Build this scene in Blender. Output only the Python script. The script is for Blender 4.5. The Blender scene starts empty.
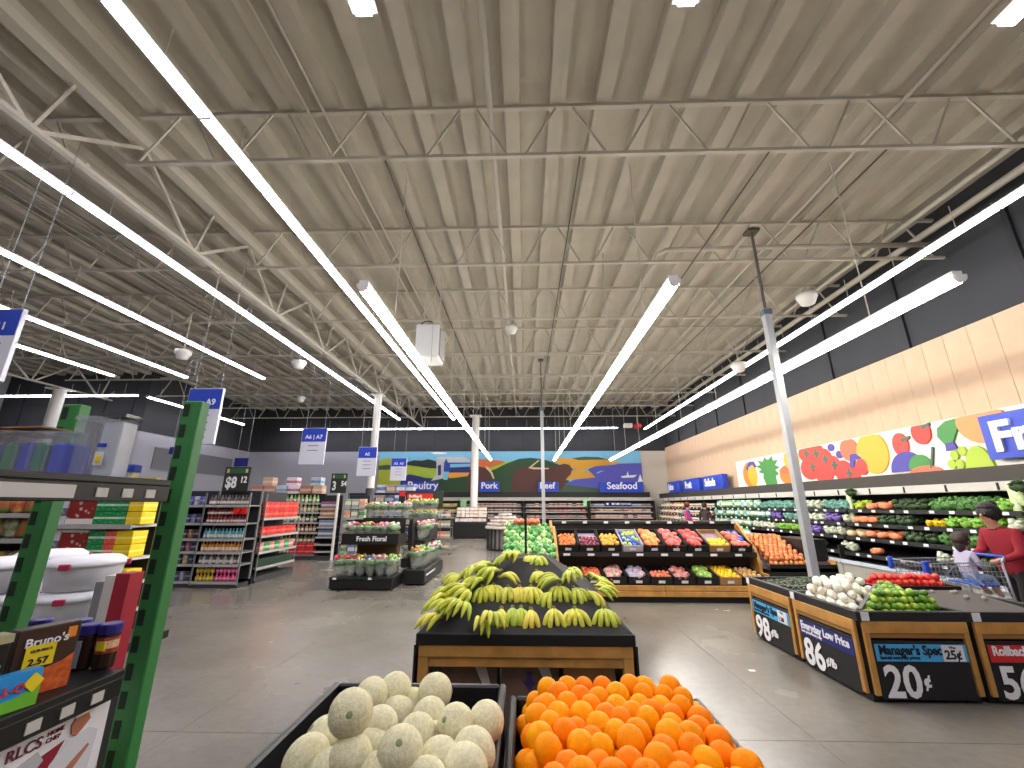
import bpy, bmesh, math, random
from mathutils import Vector, Matrix, Euler, noise

S = bpy.context.scene
C = S.collection
PI = math.pi
R = math.radians
rnd = random.Random(11)

# ------------------------------------------------------------------ camera, world, exposure
FPX, CAMH = 420.0, 1.6
PITCH = math.atan(121 / FPX)
YAW = math.atan(12 / math.hypot(FPX, 121))
cd = bpy.data.cameras.new('camera')
cd.sensor_fit = 'HORIZONTAL'; cd.sensor_width = 36; cd.lens = FPX / 1024 * 36
cd.clip_start = .02; cd.clip_end = 200
cam = bpy.data.objects.new('camera', cd); C.objects.link(cam)
cam.location = (0, 0, CAMH); cam.rotation_euler = (PI / 2 + PITCH, 0, YAW)
S.camera = cam
w = bpy.data.worlds.new('world'); S.world = w; w.use_nodes = True
w.node_tree.nodes['Background'].inputs[0].default_value = (.5, .5, .52, 1)
w.node_tree.nodes['Background'].inputs[1].default_value = .3
S.view_settings.view_transform = 'Standard'; S.view_settings.look = 'None'
S.view_settings.exposure = 0.1; S.view_settings.gamma = 1.0
S.view_settings.use_curve_mapping = False
LAMP_HIGH = 22.0      # radiance of the ceiling strip lenses
LAMP_AISLE = 15.5     # radiance of the grocery aisle lenses
LAMP_LOW = 54.0       # radiance of the suspended produce lenses

def ray(u, v):
    a = u - 512; b = 384 - v
    y = FPX * math.cos(PITCH) - b * math.sin(PITCH); z = FPX * math.sin(PITCH) + b * math.cos(PITCH)
    c, s = math.cos(YAW), math.sin(YAW)
    return (a * c - y * s, a * s + y * c, z)
def at_y(u, v, Y):                      # where a sight line meets a plane of the store
    r = ray(u, v); t = Y / r[1]; return Vector((r[0] * t, Y, CAMH + r[2] * t))

# ------------------------------------------------------------------ materials
def lin(c):
    o = []
    for q in c[:3]:
        q = q / 255
        o.append(q / 12.92 if q <= .04045 else ((q + .055) / 1.055) ** 2.4)
    return (o[0], o[1], o[2], 1)
MATS = {}
def M(name, col=(128, 128, 128), rough=.5, metal=0, var=0, scale=8, bump=0, emit=0, alpha=1, spec=.5, col2=None, detail=3):
    if name in MATS: return MATS[name]
    m = bpy.data.materials.new(name); m.use_nodes = True
    nt = m.node_tree; b = nt.nodes['Principled BSDF']
    c = lin(col)
    b.inputs['Base Color'].default_value = c
    b.inputs['Roughness'].default_value = rough
    b.inputs['Metallic'].default_value = metal
    b.inputs['Specular IOR Level'].default_value = spec
    if emit:
        b.inputs['Emission Color'].default_value = c; b.inputs['Emission Strength'].default_value = emit
    if alpha < 1: b.inputs['Alpha'].default_value = alpha
    if var or bump or col2:
        tc = nt.nodes.new('ShaderNodeTexCoord'); n = nt.nodes.new('ShaderNodeTexNoise')
        n.inputs['Scale'].default_value = scale; n.inputs['Detail'].default_value = detail
        nt.links.new(tc.outputs['Object'], n.inputs['Vector'])
        if var or col2:
            r = nt.nodes.new('ShaderNodeValToRGB')
            r.color_ramp.elements[0].position = .35; r.color_ramp.elements[1].position = .65
            if col2: a, d = c, lin(col2)
            else:
                a = tuple(q * (1 - var) for q in c[:3]) + (1,); d = tuple(min(1, q * (1 + var)) for q in c[:3]) + (1,)
            r.color_ramp.elements[0].color = a; r.color_ramp.elements[1].color = d
            nt.links.new(n.outputs['Fac'], r.inputs['Fac']); nt.links.new(r.outputs['Color'], b.inputs['Base Color'])
        if bump:
            bp = nt.nodes.new('ShaderNodeBump'); bp.inputs['Strength'].default_value = bump; bp.inputs['Distance'].default_value = .02
            nt.links.new(n.outputs['Fac'], bp.inputs['Height']); nt.links.new(bp.outputs['Normal'], b.inputs['Normal'])
    MATS[name] = m
    return m
def PK(name, base, label, lo=.25, hi=.75, rough=.4, speck=True):
    """printed package: body colour with a printed label band and speckled print"""
    if name in MATS: return MATS[name]
    m = M(name, base, rough); nt = m.node_tree; b = nt.nodes['Principled BSDF']
    tc = nt.nodes.new('ShaderNodeTexCoord'); sx = nt.nodes.new('ShaderNodeSeparateXYZ')
    nt.links.new(tc.outputs['Generated'], sx.inputs[0])
    r = nt.nodes.new('ShaderNodeValToRGB'); cr = r.color_ramp; cr.interpolation = 'CONSTANT'
    cr.elements[0].position = 0; cr.elements[0].color = lin(base)
    cr.elements[1].position = hi; cr.elements[1].color = lin(base)
    e = cr.elements.new(lo); e.color = lin(label)
    nt.links.new(sx.outputs[2], r.inputs['Fac'])
    out = r.outputs['Color']
    if speck:
        n = nt.nodes.new('ShaderNodeTexVoronoi'); n.inputs['Scale'].default_value = 5
        nt.links.new(tc.outputs['Generated'], n.inputs['Vector'])
        g = nt.nodes.new('ShaderNodeMath'); g.operation = 'LESS_THAN'; g.inputs[1].default_value = .32
        nt.links.new(n.outputs['Distance'], g.inputs[0])
        mx = nt.nodes.new('ShaderNodeMixRGB'); mx.inputs['Color2'].default_value = lin(tuple(min(255, int(q * .5 + 110)) for q in base))
        f = nt.nodes.new('ShaderNodeMath'); f.operation = 'MULTIPLY'; f.inputs[1].default_value = .55
        nt.links.new(g.outputs[0], f.inputs[0]); nt.links.new(f.outputs[0], mx.inputs['Fac'])
        nt.links.new(out, mx.inputs['Color1']); out = mx.outputs['Color']
    nt.links.new(out, b.inputs['Base Color'])
    return m

def floor_material():
    m = M('polished concrete', (112, 108, 102), .18); nt = m.node_tree; b = nt.nodes['Principled BSDF']
    g = nt.nodes.new('ShaderNodeNewGeometry')
    n1 = nt.nodes.new('ShaderNodeTexNoise'); n1.inputs['Scale'].default_value = .55; n1.inputs['Detail'].default_value = 5
    n2 = nt.nodes.new('ShaderNodeTexNoise'); n2.inputs['Scale'].default_value = 14; n2.inputs['Detail'].default_value = 4
    for n in (n1, n2): nt.links.new(g.outputs['Position'], n.inputs['Vector'])
    r = nt.nodes.new('ShaderNodeValToRGB'); cr = r.color_ramp
    cr.elements[0].position = .3; cr.elements[0].color = lin((98, 94, 89))
    cr.elements[1].position = .72; cr.elements[1].color = lin((134, 129, 120))
    nt.links.new(n1.outputs['Fac'], r.inputs['Fac'])
    mx = nt.nodes.new('ShaderNodeMixRGB'); mx.blend_type = 'OVERLAY'; mx.inputs['Fac'].default_value = .16
    nt.links.new(r.outputs['Color'], mx.inputs['Color1']); nt.links.new(n2.outputs['Fac'], mx.inputs['Color2'])
    nt.links.new(mx.outputs['Color'], b.inputs['Base Color'])
    mr = nt.nodes.new('ShaderNodeMapRange'); mr.inputs['To Min'].default_value = .17; mr.inputs['To Max'].default_value = .34
    nt.links.new(n1.outputs['Fac'], mr.inputs['Value']); nt.links.new(mr.outputs[0], b.inputs['Roughness'])
    return m

def lamp_material(name, col, strength):
    m = bpy.data.materials.new(name); m.use_nodes = True; nt = m.node_tree
    b = nt.nodes['Principled BSDF']; b.inputs['Base Color'].default_value = (.9, .9, .9, 1)
    b.inputs['Emission Color'].default_value = lin(col); b.inputs['Emission Strength'].default_value = strength
    return m

def glass(name, col, alpha, rough=.1):
    return M(name, col, rough, alpha=alpha, spec=.7)

black = M('black plastic', (19, 19, 21), .45)
blackm = M('black matte board', (23, 23, 27), .6)
wood = M('honey wood', (190, 140, 72), .45, var=.18, scale=6)
white = M('white paint', (225, 224, 220), .5)
cream = M('cream steel paint', (186, 181, 168), .55)
deckm = M('ceiling deck paint', (178, 172, 157), .7, var=.05, scale=2)
darkwall = M('charcoal wall paint', (50, 52, 56), .8, var=.06, scale=1.5)
graywall = M('lavender grey wall paint', (168, 168, 178), .8)
beigewall = M('pale beige wall paint', (196, 190, 178), .8)
tan = M('tan wall board', (206, 176, 146), .6, var=.05, scale=2.5)
steel = M('galvanised steel', (150, 152, 156), .4, .6)
wire = M('grey wire steel', (128, 128, 128), .45, .4)
shelfgrey = M('shelf grey', (120, 120, 122), .5)
blue = M('sign blue', (30, 66, 190), .45)
navy = M('sign navy blue', (24, 32, 120), .5)
lblue = M('sign light blue', (70, 170, 225), .5)
red = M('sign red', (205, 38, 42), .45)
letter = M('white lettering', (240, 240, 244), .5)
dletter = M('dark lettering', (18, 22, 40), .5)
paper = M('white paper', (228, 228, 232), .6)
signwhite = M('sign white board', (216, 218, 230), .5)
yellow = M('yellow sticker', (240, 216, 30), .5)

# ------------------------------------------------------------------ mesh tools
class MB:
    def __init__(s): s.v = []; s.f = []; s.m = []; s.k = 0
    def _add(s, vs, fs):
        o = len(s.v); s.v += [tuple(q) for q in vs]
        for f in fs: s.f.append(tuple(i + o for i in f)); s.m.append(s.k)
        return s
    def mat(s, k): s.k = k; return s
    def box(s, x0, y0, z0, x1, y1, z1):
        return s._add([(x0, y0, z0), (x1, y0, z0), (x1, y1, z0), (x0, y1, z0), (x0, y0, z1), (x1, y0, z1), (x1, y1, z1), (x0, y1, z1)],
                      [(3, 2, 1, 0), (4, 5, 6, 7), (0, 1, 5, 4), (1, 2, 6, 5), (2, 3, 7, 6), (3, 0, 4, 7)])
    def hexa(s, pts):        # eight corners, bottom ring then top ring
        return s._add(pts, [(3, 2, 1, 0), (4, 5, 6, 7), (0, 1, 5, 4), (1, 2, 6, 5), (2, 3, 7, 6), (3, 0, 4, 7)])
    def bar(s, p, q, wx, wz=None):
        p, q = Vector(p), Vector(q); d = (q - p).normalized(); wz = wz or wx
        up = Vector((0, 0, 1)) if abs(d.z) < .95 else Vector((0, 1, 0))
        a = d.cross(up).normalized() * wx / 2; b = a.cross(d).normalized() * wz / 2
        return s.hexa([p - a - b, p + a - b, p + a + b, p - a + b, q - a - b, q + a - b, q + a + b, q - a + b])
    def tube(s, pts, r, n=8):
        pts = [Vector(p) for p in pts]; rs = r if isinstance(r, (list, tuple)) else [r] * len(pts)
        rings = []; ref = Vector((0, 0, 1))
        if abs((pts[1] - pts[0]).normalized().z) > .9: ref = Vector((1, 0, 0))
        for i, p in enumerate(pts):
            d = (pts[min(i + 1, len(pts) - 1)] - pts[max(i - 1, 0)]).normalized()
            a = d.cross(ref).normalized(); b = d.cross(a)
            rings.append([p + (a * math.cos(2 * PI * k / n) + b * math.sin(2 * PI * k / n)) * rs[i] for k in range(n)])
        vs = [q for g in rings for q in g]; fs = []
        for i in range(len(pts) - 1):
            for k in range(n): fs.append((i * n + k, i * n + (k + 1) % n, (i + 1) * n + (k + 1) % n, (i + 1) * n + k))
        fs.append(tuple(range(n))[::-1]); fs.append(tuple((len(pts) - 1) * n + k for k in range(n)))
        return s._add(vs, fs)
    def lathe(s, prof, n=10, c=(0, 0, 0), mats=None):
        vs = []; fs = []; ms = []
        for r, z in prof:
            for k in range(n): vs.append((c[0] + r * math.cos(2 * PI * k / n), c[1] + r * math.sin(2 * PI * k / n), c[2] + z))
        for i in range(len(prof) - 1):
            for k in range(n):
                fs.append((i * n + k, i * n + (k + 1) % n, (i + 1) * n + (k + 1) % n, (i + 1) * n + k)); ms.append(mats[i] if mats else s.k)
        fs.append(tuple(range(n))[::-1]); ms.append(mats[0] if mats else s.k)
        fs.append(tuple((len(prof) - 1) * n + k for k in range(n))); ms.append(mats[-1] if mats else s.k)
        o = len(s.v); s.v += vs
        for f, q in zip(fs, ms): s.f.append(tuple(i + o for i in f)); s.m.append(q)
        return s
    def ell(s, c, r, n=8, m=6, jit=0, seed=0, pw=1.0):
        g = random.Random(seed); vs = [(c[0], c[1], c[2] - r[2])]; fs = []
        for i in range(1, m):
            t = -PI / 2 + PI * i / m
            for k in range(n):
                a = 2 * PI * k / n; q = 1 + g.uniform(-jit, jit)
                cx, cy, cz = math.cos(t) * math.cos(a), math.cos(t) * math.sin(a), math.sin(t)
                sg = lambda x: math.copysign(abs(x) ** pw, x)
                vs.append((c[0] + sg(cx) * r[0] * q, c[1] + sg(cy) * r[1] * q, c[2] + sg(cz) * r[2] * q))
        vs.append((c[0], c[1], c[2] + r[2])); top = len(vs) - 1
        for k in range(n): fs.append((0, 1 + (k + 1) % n, 1 + k))
        for i in range(m - 2):
            for k in range(n): fs.append((1 + i * n + k, 1 + i * n + (k + 1) % n, 1 + (i + 1) * n + (k + 1) % n, 1 + (i + 1) * n + k))
        for k in range(n): fs.append((1 + (m - 2) * n + k, 1 + (m - 2) * n + (k + 1) % n, top))
        return s._add(vs, fs)
    def prism(s, pts, a, b, plane='xz'):     # polygon given in the plane, thickened along the third axis from a to b
        n = len(pts)
        ar = sum(pts[i][0] * pts[(i + 1) % n][1] - pts[(i + 1) % n][0] * pts[i][1] for i in range(n))
        if ar < 0: pts = pts[::-1]
        if plane == 'xz': lo = [(p[0], a, p[1]) for p in pts]; hi = [(p[0], b, p[1]) for p in pts]
        elif plane == 'yz': lo = [(a, p[0], p[1]) for p in pts]; hi = [(b, p[0], p[1]) for p in pts]
        else: lo = [(p[0], p[1], a) for p in pts]; hi = [(p[0], p[1], b) for p in pts]
        fs = [tuple(range(n))[::-1], tuple(range(n, 2 * n))]
        for i in range(n): fs.append((i, (i + 1) % n, n + (i + 1) % n, n + i))
        return s._add(lo + hi, fs)
    def mesh(s, name, mats, smooth=False, bevel=0):
        me = bpy.data.meshes.new(name); me.from_pydata(s.v, [], s.f); me.update()
        for q in (mats if isinstance(mats, (list, tuple)) else [mats]): me.materials.append(q)
        me.polygons.foreach_set('material_index', s.m)
        bm = bmesh.new(); bm.from_mesh(me)
        if bevel: bmesh.ops.bevel(bm, geom=list(bm.edges), offset=bevel, segments=1, affect='EDGES', profile=.7)
        bmesh.ops.recalc_face_normals(bm, faces=bm.faces); bm.to_mesh(me); bm.free()
        if smooth: me.shade_smooth()
        return me
    def build(s, name, mats, parent=None, loc=(0, 0, 0), rot=(0, 0, 0), smooth=False, bevel=0):
        return put(name, s.mesh(name, mats, smooth, bevel), parent, loc, rot)
def put(name, me, parent=None, loc=(0, 0, 0), rot=(0, 0, 0), scale=None):
    o = bpy.data.objects.new(name, me); C.objects.link(o)
    o.location = loc; o.rotation_euler = rot
    if scale: o.scale = scale if isinstance(scale, (tuple, list)) else (scale,) * 3
    if parent: o.parent = parent
    return o
def tag(o, label, cat, group=None):
    o['label'] = label; o['category'] = cat
    if group: o['group'] = group
    return o
def thing(name, label, cat, loc=(0, 0, 0), rz=0, group=None):
    o = bpy.data.objects.new(name, None); C.objects.link(o); o.empty_display_size = .1
    o.location = loc; o.rotation_euler = (0, 0, rz)
    return tag(o, label, cat, group)
def struct(o): o['kind'] = 'structure'; return o
def copy_tree(o, parent=None):
    c = o.copy(); C.objects.link(c); c.parent = parent
    for ch in o.children: copy_tree(ch, c)
    return c
def B(*a): return MB().box(*a)
FRONT = (PI / 2, 0, 0)            # lettering seen from -y
LEFTW = (PI / 2, 0, -PI / 2)      # lettering seen from -x
RIGHTW = (PI / 2, 0, PI / 2)      # lettering seen from +x
PENDING = []
def text(s, size, m, parent, loc, rot, bold=.012, depth=.004, align='LEFT', wscale=1.0, name='lettering'):
    cu = bpy.data.curves.new('lettering', 'FONT'); cu.body = s; cu.size = size; cu.extrude = depth; cu.offset = bold * size
    cu.align_x = align; cu.resolution_u = 3; cu.fill_mode = 'BOTH'
    cu.materials.append(m)
    o = put('lettering_source', cu, None, loc, rot, (wscale, 1, 1))
    PENDING.append((o, name, parent, loc, rot, (wscale, 1, 1)))

# ================================================================== THE SETTING
X0, X1, Y0, Y1 = -24.0, 8.75, -7.0, 26.0
DECK, RIB = 7.6, 7.42
fl = struct(B(X0, Y0, -.15, X1, Y1, -.0025).build('floor', M('joint filler', (120, 114, 106), .6)))
fm = floor_material()
xs = [X0] + [-2.55 + 4.6 * k for k in range(-4, 3) if X0 < -2.55 + 4.6 * k < X1] + [X1]
ys = [Y0] + [3.6 + 4.6 * k for k in range(-2, 5)] + [Y1]
for i in range(len(xs) - 1):
    for j in range(len(ys) - 1):
        B(xs[i] + .003, ys[j] + .003, -.0025, xs[i + 1] - .003, ys[j + 1] - .003, 0).build('slab', fm, fl)
ce = struct(B(X0, Y0, DECK, X1, Y1, DECK + .12).build('ceiling', deckm))
rib = MB().prism([(-.13, DECK), (.13, DECK), (.115, RIB), (-.115, RIB)], Y0, Y1, 'xz').mesh('deck_rib', deckm)
k = 0
while X0 + .4 + k * .69 < X1 - .2:
    put('deck_rib', rib, ce, (X0 + .4 + k * .69, 0, 0)); k += 1
# back wall
wb = struct(B(-17.2, Y1, 0, X1 + .2, Y1 + .2, DECK).build('wall_back', beigewall))
B(-17.2, Y1 - .03, 4.78, X1, Y1, DECK).build('upper_panel', darkwall, wb)
B(-17.2, Y1 - .03, 0, -8.95, Y1, 4.78).build('lower_panel', graywall, wb)
for q in range(14): B(-16.5 + q * 1.83, Y1 - .04, 4.8, -16.47 + q * 1.83, Y1 - .03, 6.9).build('panel_joint', M('joint dark', (36, 37, 40), .8), wb)
# recessed left corner
wl = struct(B(-17.4, 18.2, 0, -17.2, Y1 + .2, DECK).build('wall_left', graywall))
B(-17.41, 18.18, 4.8, -17.17, Y1, DECK).build('upper_panel', darkwall, wl)
B(-17.2, 19.2, 3.2, -17.16, 24.6, 4.2).build('grey_panel', M('mid grey panel', (112, 113, 118), .7), wl)
wn = struct(B(X0, 18.2, 0, -17.4, 18.4, DECK).build('wall_niche', darkwall))
for q in range(5): B(-23 + q * 1.3, 18.17, 0, -22.96 + q * 1.3, 18.2, 6.9).build('panel_joint', MATS['joint dark'], wn)
struct(B(X0 - .2, Y0, 0, X0, 18.4, DECK).build('wall_far_left', graywall))
struct(B(X0 - .2, Y0 - .2, 0, X1 + .2, Y0, DECK).build('wall_front', beigewall))
# right wall: dark above, tan boards proud of it
wr = struct(B(X1, Y0, 0, X1 + .2, Y1, DECK).build('wall_right', darkwall))
tb = B(8.62, 0, 2.0, X1, .474, 4.95).mesh('wall_board', tan, bevel=.004)
for q in range(68): put('wall_board', tb, wr, (0, -6.6 + q * .48, 0))
for q in range(9): B(X1 - .06, 4.2 + q * 2.44, 4.96, X1, 4.3 + q * 2.44, 6.9).build('wall_conduit', M('dark conduit', (32, 33, 36), .6), wr)
t1 = struct(B(7.9, -2, 1.98, 8.62, 25.6, 2.23).build('trim_1', M('case header dark brown', (54, 49, 45), .6)))
t2 = struct(B(-7.6, 25.55, 2.04, 7.35, Y1 - .035, 2.33).build('trim_2', M('case header black', (28, 30, 30), .6)))

# ------------------------------------------------------------------ roof steel
TY = [2.1, 4.97, 7.84, 10.58, 13.3, 15.95, 18.6, 21.2, 23.8]
ZB, ZT = 6.5, 7.39
dgA = MB().bar((-.6, 0, ZB), (-.12, 0, ZT), .027).mesh('diagonal', cream)
dgB = MB().bar((.12, 0, ZT), (.6, 0, ZB), .027).mesh('diagonal', cream)
TN = ['nearest', 'second', 'third', 'fourth', 'fifth', 'sixth', 'seventh', 'eighth', 'ninth']
for i, y in enumerate(TY):
    for (a, b, side) in ((-5.9, 8.7, 'over the produce floor'), (-18.7, -6.5, 'over the grocery aisles')):
        t = thing('roof_truss', 'cream steel roof truss %s, %s counting from the camera' % (side, TN[i]), 'truss', (0, 0, 0), 0, 'roof trusses ' + side)
        B(a, y - .035, ZT - .025, b, y + .035, ZT + .03).build('top_chord', cream, t)
        B(a, y - .03, ZB - .025, b, y + .03, ZB + .025).build('bottom_chord', cream, t)
        n = int((b - a) / 1.37)
        for q in range(n):
            xx = a + .75 + q * (b - a - .1) / n
            put('diagonal', dgA, t, (xx, y, 0)); put('diagonal', dgB, t, (xx, y, 0))
for (gx, lab) in ((-6.2, 'deep cream roof girder carried by the white column behind the floral stand'), (-18.85, 'deep cream roof girder carried by the far left column')):
    t = thing('roof_girder', lab, 'girder')
    B(gx - .045, -4, 6.17, gx + .045, 25.9, 6.23).build('bottom_chord', cream, t)
    B(gx - .1, -4, 7.22, gx + .1, 25.9, 7.36).build('top_chord', cream, t)
    wa = MB().bar((gx, -1.32, 7.2), (gx, -.08, 6.2), .055).mesh('web_strut', cream)
    wc = MB().bar((gx, .08, 6.2), (gx, 1.32, 7.2), .055).mesh('web_strut', cream)
    wd = MB().bar((gx, .0, 6.2), (gx, .25, 7.2), .04).mesh('web_post', cream)
    for q in range(11):
        yy = -1.4 + q * 2.72
        put('web_strut', wa, t, (0, yy, 0)); put('web_strut', wc, t, (0, yy, 0)); put('web_post', wd, t, (0, yy, 0))
def conduit(lab, pts, r, m=cream, grp='ceiling pipes'):
    return tag(MB().tube(pts, r, 8).build('ceiling_pipe', m, smooth=True), lab, 'pipe', grp)
conduit('long white sprinkler pipe running down the middle of the ceiling', [(-.44, -3, 7.0), (-.44, 25.8, 7.0)], .04)
conduit('cream pipe hung right of the middle sprinkler pipe', [(2.9, 7.9, 6.72), (2.9, 25.8, 6.72)], .05)
conduit('short cream pipe crossing to the hung pipe with an elbow', [(2.9, 7.9, 6.72), (3.0, 7.75, 6.72), (5.6, 7.7, 6.72), (8.6, 7.7, 6.72)], .05)
conduit('thin cream conduit high above the right aisle', [(5.6, -3, 7.3), (5.6, 25.8, 7.3)], .03)
conduit('cream pipe beside the right wall lamps', [(7.7, -3, 7.0), (7.7, 25.8, 7.0)], .05)
conduit('second cream pipe close to the dark right wall', [(8.2, -3, 6.9), (8.2, 25.8, 6.9)], .07)
conduit('thin pipe above the long lamp row left of the produce', [(-2.9, -3, 7.15), (-2.9, 25.8, 7.15)], .02)
conduit('twin thin conduit above the long lamp row', [(-3.15, -3, 7.2), (-3.15, 25.8, 7.2)], .02)
for q in range(4):
    conduit('thin conduit bundled over the grocery aisles, %s' % ('nearest the girder', 'second from the girder', 'third from the girder', 'farthest from the girder')[q], [(-8.2 - q * .22, -3, 6.7), (-8.2 - q * .22, 25.8, 6.7)], .03, M('grey conduit', (120, 116, 106), .6), 'bundled conduits')
tag(MB().tube([(-7.3, 3, 7.0), (-7.3, 25, 7.0)], .16, 12).build('air_duct', cream, smooth=True), 'wide cream round air duct over the grocery aisles', 'duct')
for q, xx in enumerate((-2.0, 0.85, 3.55, 5.2)):
    tag(MB().tube([(xx, 4.97, 6.46), (xx, 25, 6.46)], .012, 5).build('hanging_cable', M('dark cable', (70, 66, 58), .6)), ['dark cable under the trusses left of the sprinkler pipe', 'dark cable under the trusses right of the sprinkler pipe', 'dark cable under the trusses above the fruit island', 'dark cable under the trusses nearest the right wall'][q], 'cable', 'ceiling cables')

# ------------------------------------------------------------------ lamps
lens_hi = lamp_material('strip lens', (250, 246, 255), LAMP_HIGH)
lens_lo = lamp_material('suspended lens', (255, 249, 238), LAMP_LOW)
lens_aisle = lamp_material('aisle strip lens', (246, 242, 255), LAMP_AISLE)
housing = M('lamp housing', (205, 205, 205), .5)
def lamp_row(label, x, y0, y1, z, seg, wd, low=False, lens=None, along='y', drop=.45, group='ceiling strip lamps'):
    t = thing('strip_lamp', label, 'lamp', (x, y0, z) if along == 'y' else (y0, x, z), 0 if along == 'y' else -PI / 2, group)
    n = max(1, round((y1 - y0) / seg)); s = (y1 - y0) / n
    h = wd / 2
    B(-h * (.8 if low else 1.6), 0, .045, h * (.8 if low else 1.6), y1 - y0, .06 if not low else .1).build('housing', housing, t)
    pr = [(-h, .045), (-h * .92, .0), (-h * .5, -.035), (0, -.045), (h * .5, -.035), (h * .92, 0), (h, .045)] if low else [(-h, .045), (-h, 0), (h, 0), (h, .045)]
    lm = MB().prism(pr, .012, s - .012, 'xz').mesh('lens', lens or (lens_lo if low else lens_hi))
    hg = MB().tube([(0, 0, .1), (0, 0, .1 + drop)], .008, 5).mesh('hanger', cream)
    cl = B(-h * 1.08, -.014, -.006, h * 1.08, .014, .11).mesh('clamp', M('lamp clamp grey', (120, 120, 126), .5))
    for q in range(n):
        put('lens', lm, t, (0, q * s, 0)); put('hanger', hg, t, (0, q * s + s / 2, 0))
        if not low: put('clamp', cl, t, (0, q * s, 0))
    if low:
        for yy in (-.03, y1 - y0): MB().prism(pr, yy, yy + .03, 'xz').build('end_cap', housing, t)
    return t
lamp_row('long bright strip lamp row left of the produce tables', -3.75, -6.0, 22.2, 6.0, 1.22, .115)
lamp_row('long strip lamp row beside the roof girder', -6.68, -6.0, 22.1, 6.0, 1.22, .115, lens=lens_aisle)
lamp_row('strip lamp row third from the middle over the grocery aisles', -9.45, 2.2, 14.4, 6.0, 1.22, .115, lens=lens_aisle)
lamp_row('strip lamp row fourth from the middle over the grocery aisles', -12.15, 3.2, 14.2, 6.0, 1.22, .115, lens=lens_aisle)
lamp_row('outermost left strip lamp row over the grocery aisles', -14.6, 4.1, 13.9, 6.0, 1.22, .115, lens=lens_aisle)
lamp_row('strip lamp row along the dark recessed wall at far left', 16.65, -23.2, -16.2, 6.0, 1.22, .115, along='x')
lamp_row('strip lamp row running back beside the left wall', -16.0, 16.9, 23.3, 6.0, 1.22, .115)
lamp_row('thin strip lamp row along the back wall', 25.0, -14.8, 5.6, 6.0, 1.22, .12, along='x')
lamp_row('strip lamp row high beside the right wall', 7.35, 2.0, 25.4, 6.0, 1.22, .115)
lamp_row('suspended lamp row left over the bananas', -1.76, 4.12, 22.5, 3.9, 2.3, .13, True, drop=2.55, group='suspended produce lamps')
lamp_row('suspended lamp row right over the fruit island', 1.64, 4.1, 22.6, 3.9, 2.3, .13, True, drop=2.55, group='suspended produce lamps')
lamp_row('suspended lamp row over the right aisle by the wall cases', 4.63, 4.1, 22.7, 3.9, 2.3, .13, True, drop=2.55, group='suspended produce lamps')
lamp_row('lamp overhead at the top edge, left of the middle', -1.46, -4.4, 2.8, 6.0, 1.2, .15)
lamp_row('lamp overhead at the top edge, right of the middle', 1.52, -4.4, 2.8, 6.0, 1.2, .15)
lamp_row('lamp overhead at the top right corner', 4.64, -4.3, 3.05, 6.0, 1.2, .15)

# ------------------------------------------------------------------ columns and poles
def column(label, x, y, r, z1, zc, low, band=None):
    t = thing('column', label, 'column', (x, y, 0), 0)
    MB().lathe([(r, zc), (r, z1)], 16).build('shaft', white, t, smooth=False)
    MB().lathe([(r * 1.15, .0), (r * 1.15, zc)], 16).build('guard', low, t)
    B(-r * 1.7, -r * 1.7, 0, r * 1.7, r * 1.7, .03).build('base_plate', steel, t)
    B(-r * 1.6, -r * 1.6, z1 - .03, r * 1.6, r * 1.6, z1).build('cap_plate', white, t)
    if band: MB().lathe([(r * 1.06, band), (r * 1.06, band + .16)], 16).build('blue_band', blue, t)
column('white steel column rising behind the floral stand', -6.2, 17.3, .15, 6.14, 2.25, M('dark grey column guard', (72, 74, 80), .6))
column('white steel column behind the meat bunker', -2.68, 23.3, .2, 6.45, .9, white)
column('white steel column with a blue band at far left', -18.85, 16.0, .2, 6.14, 2.0, white, 4.4)
def power_pole(label, x, y, zb, z1, zr, wd):
    t = thing('power_pole', label, 'pole', (x, y, 0))
    B(-wd / 2, -wd / 2, zb, wd / 2, wd / 2, z1).build('square_tube', M('pole pale grey', (164, 167, 172), .4), t, bevel=.006)
    MB().tube([(0, 0, z1), (0, 0, zr)], wd * .22, 8).build('rod', M('dark rod', (92, 90, 88), .5), t)
    B(-wd * .6, -wd * .6, z1 - .12, wd * .6, wd * .6, z1 - .02).build('collar', M('collar blue grey', (88, 100, 120), .5), t)
    B(-wd * .9, -wd * .9, zr, wd * .9, wd * .9, zr + .06).build('ceiling_clamp', M('clamp dark', (84, 78, 70), .6), t)
    B(-.025, -.1, zr + .06, .025, 1.0, zr + .1).build('strut_bar', cream, t)
    B(-wd * .8, -wd * .8, zb, wd * .8, wd * .8, zb + .02).build('foot_plate', steel, t)
power_pole('leaning-looking grey power pole behind the pepper bins', 4.36, 7.0, 0, 4.98, 6.56, .115)
power_pole('grey power pole in front of the beef sign', .72, 16.1, 0, 5.25, 7.2, .12)

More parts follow.
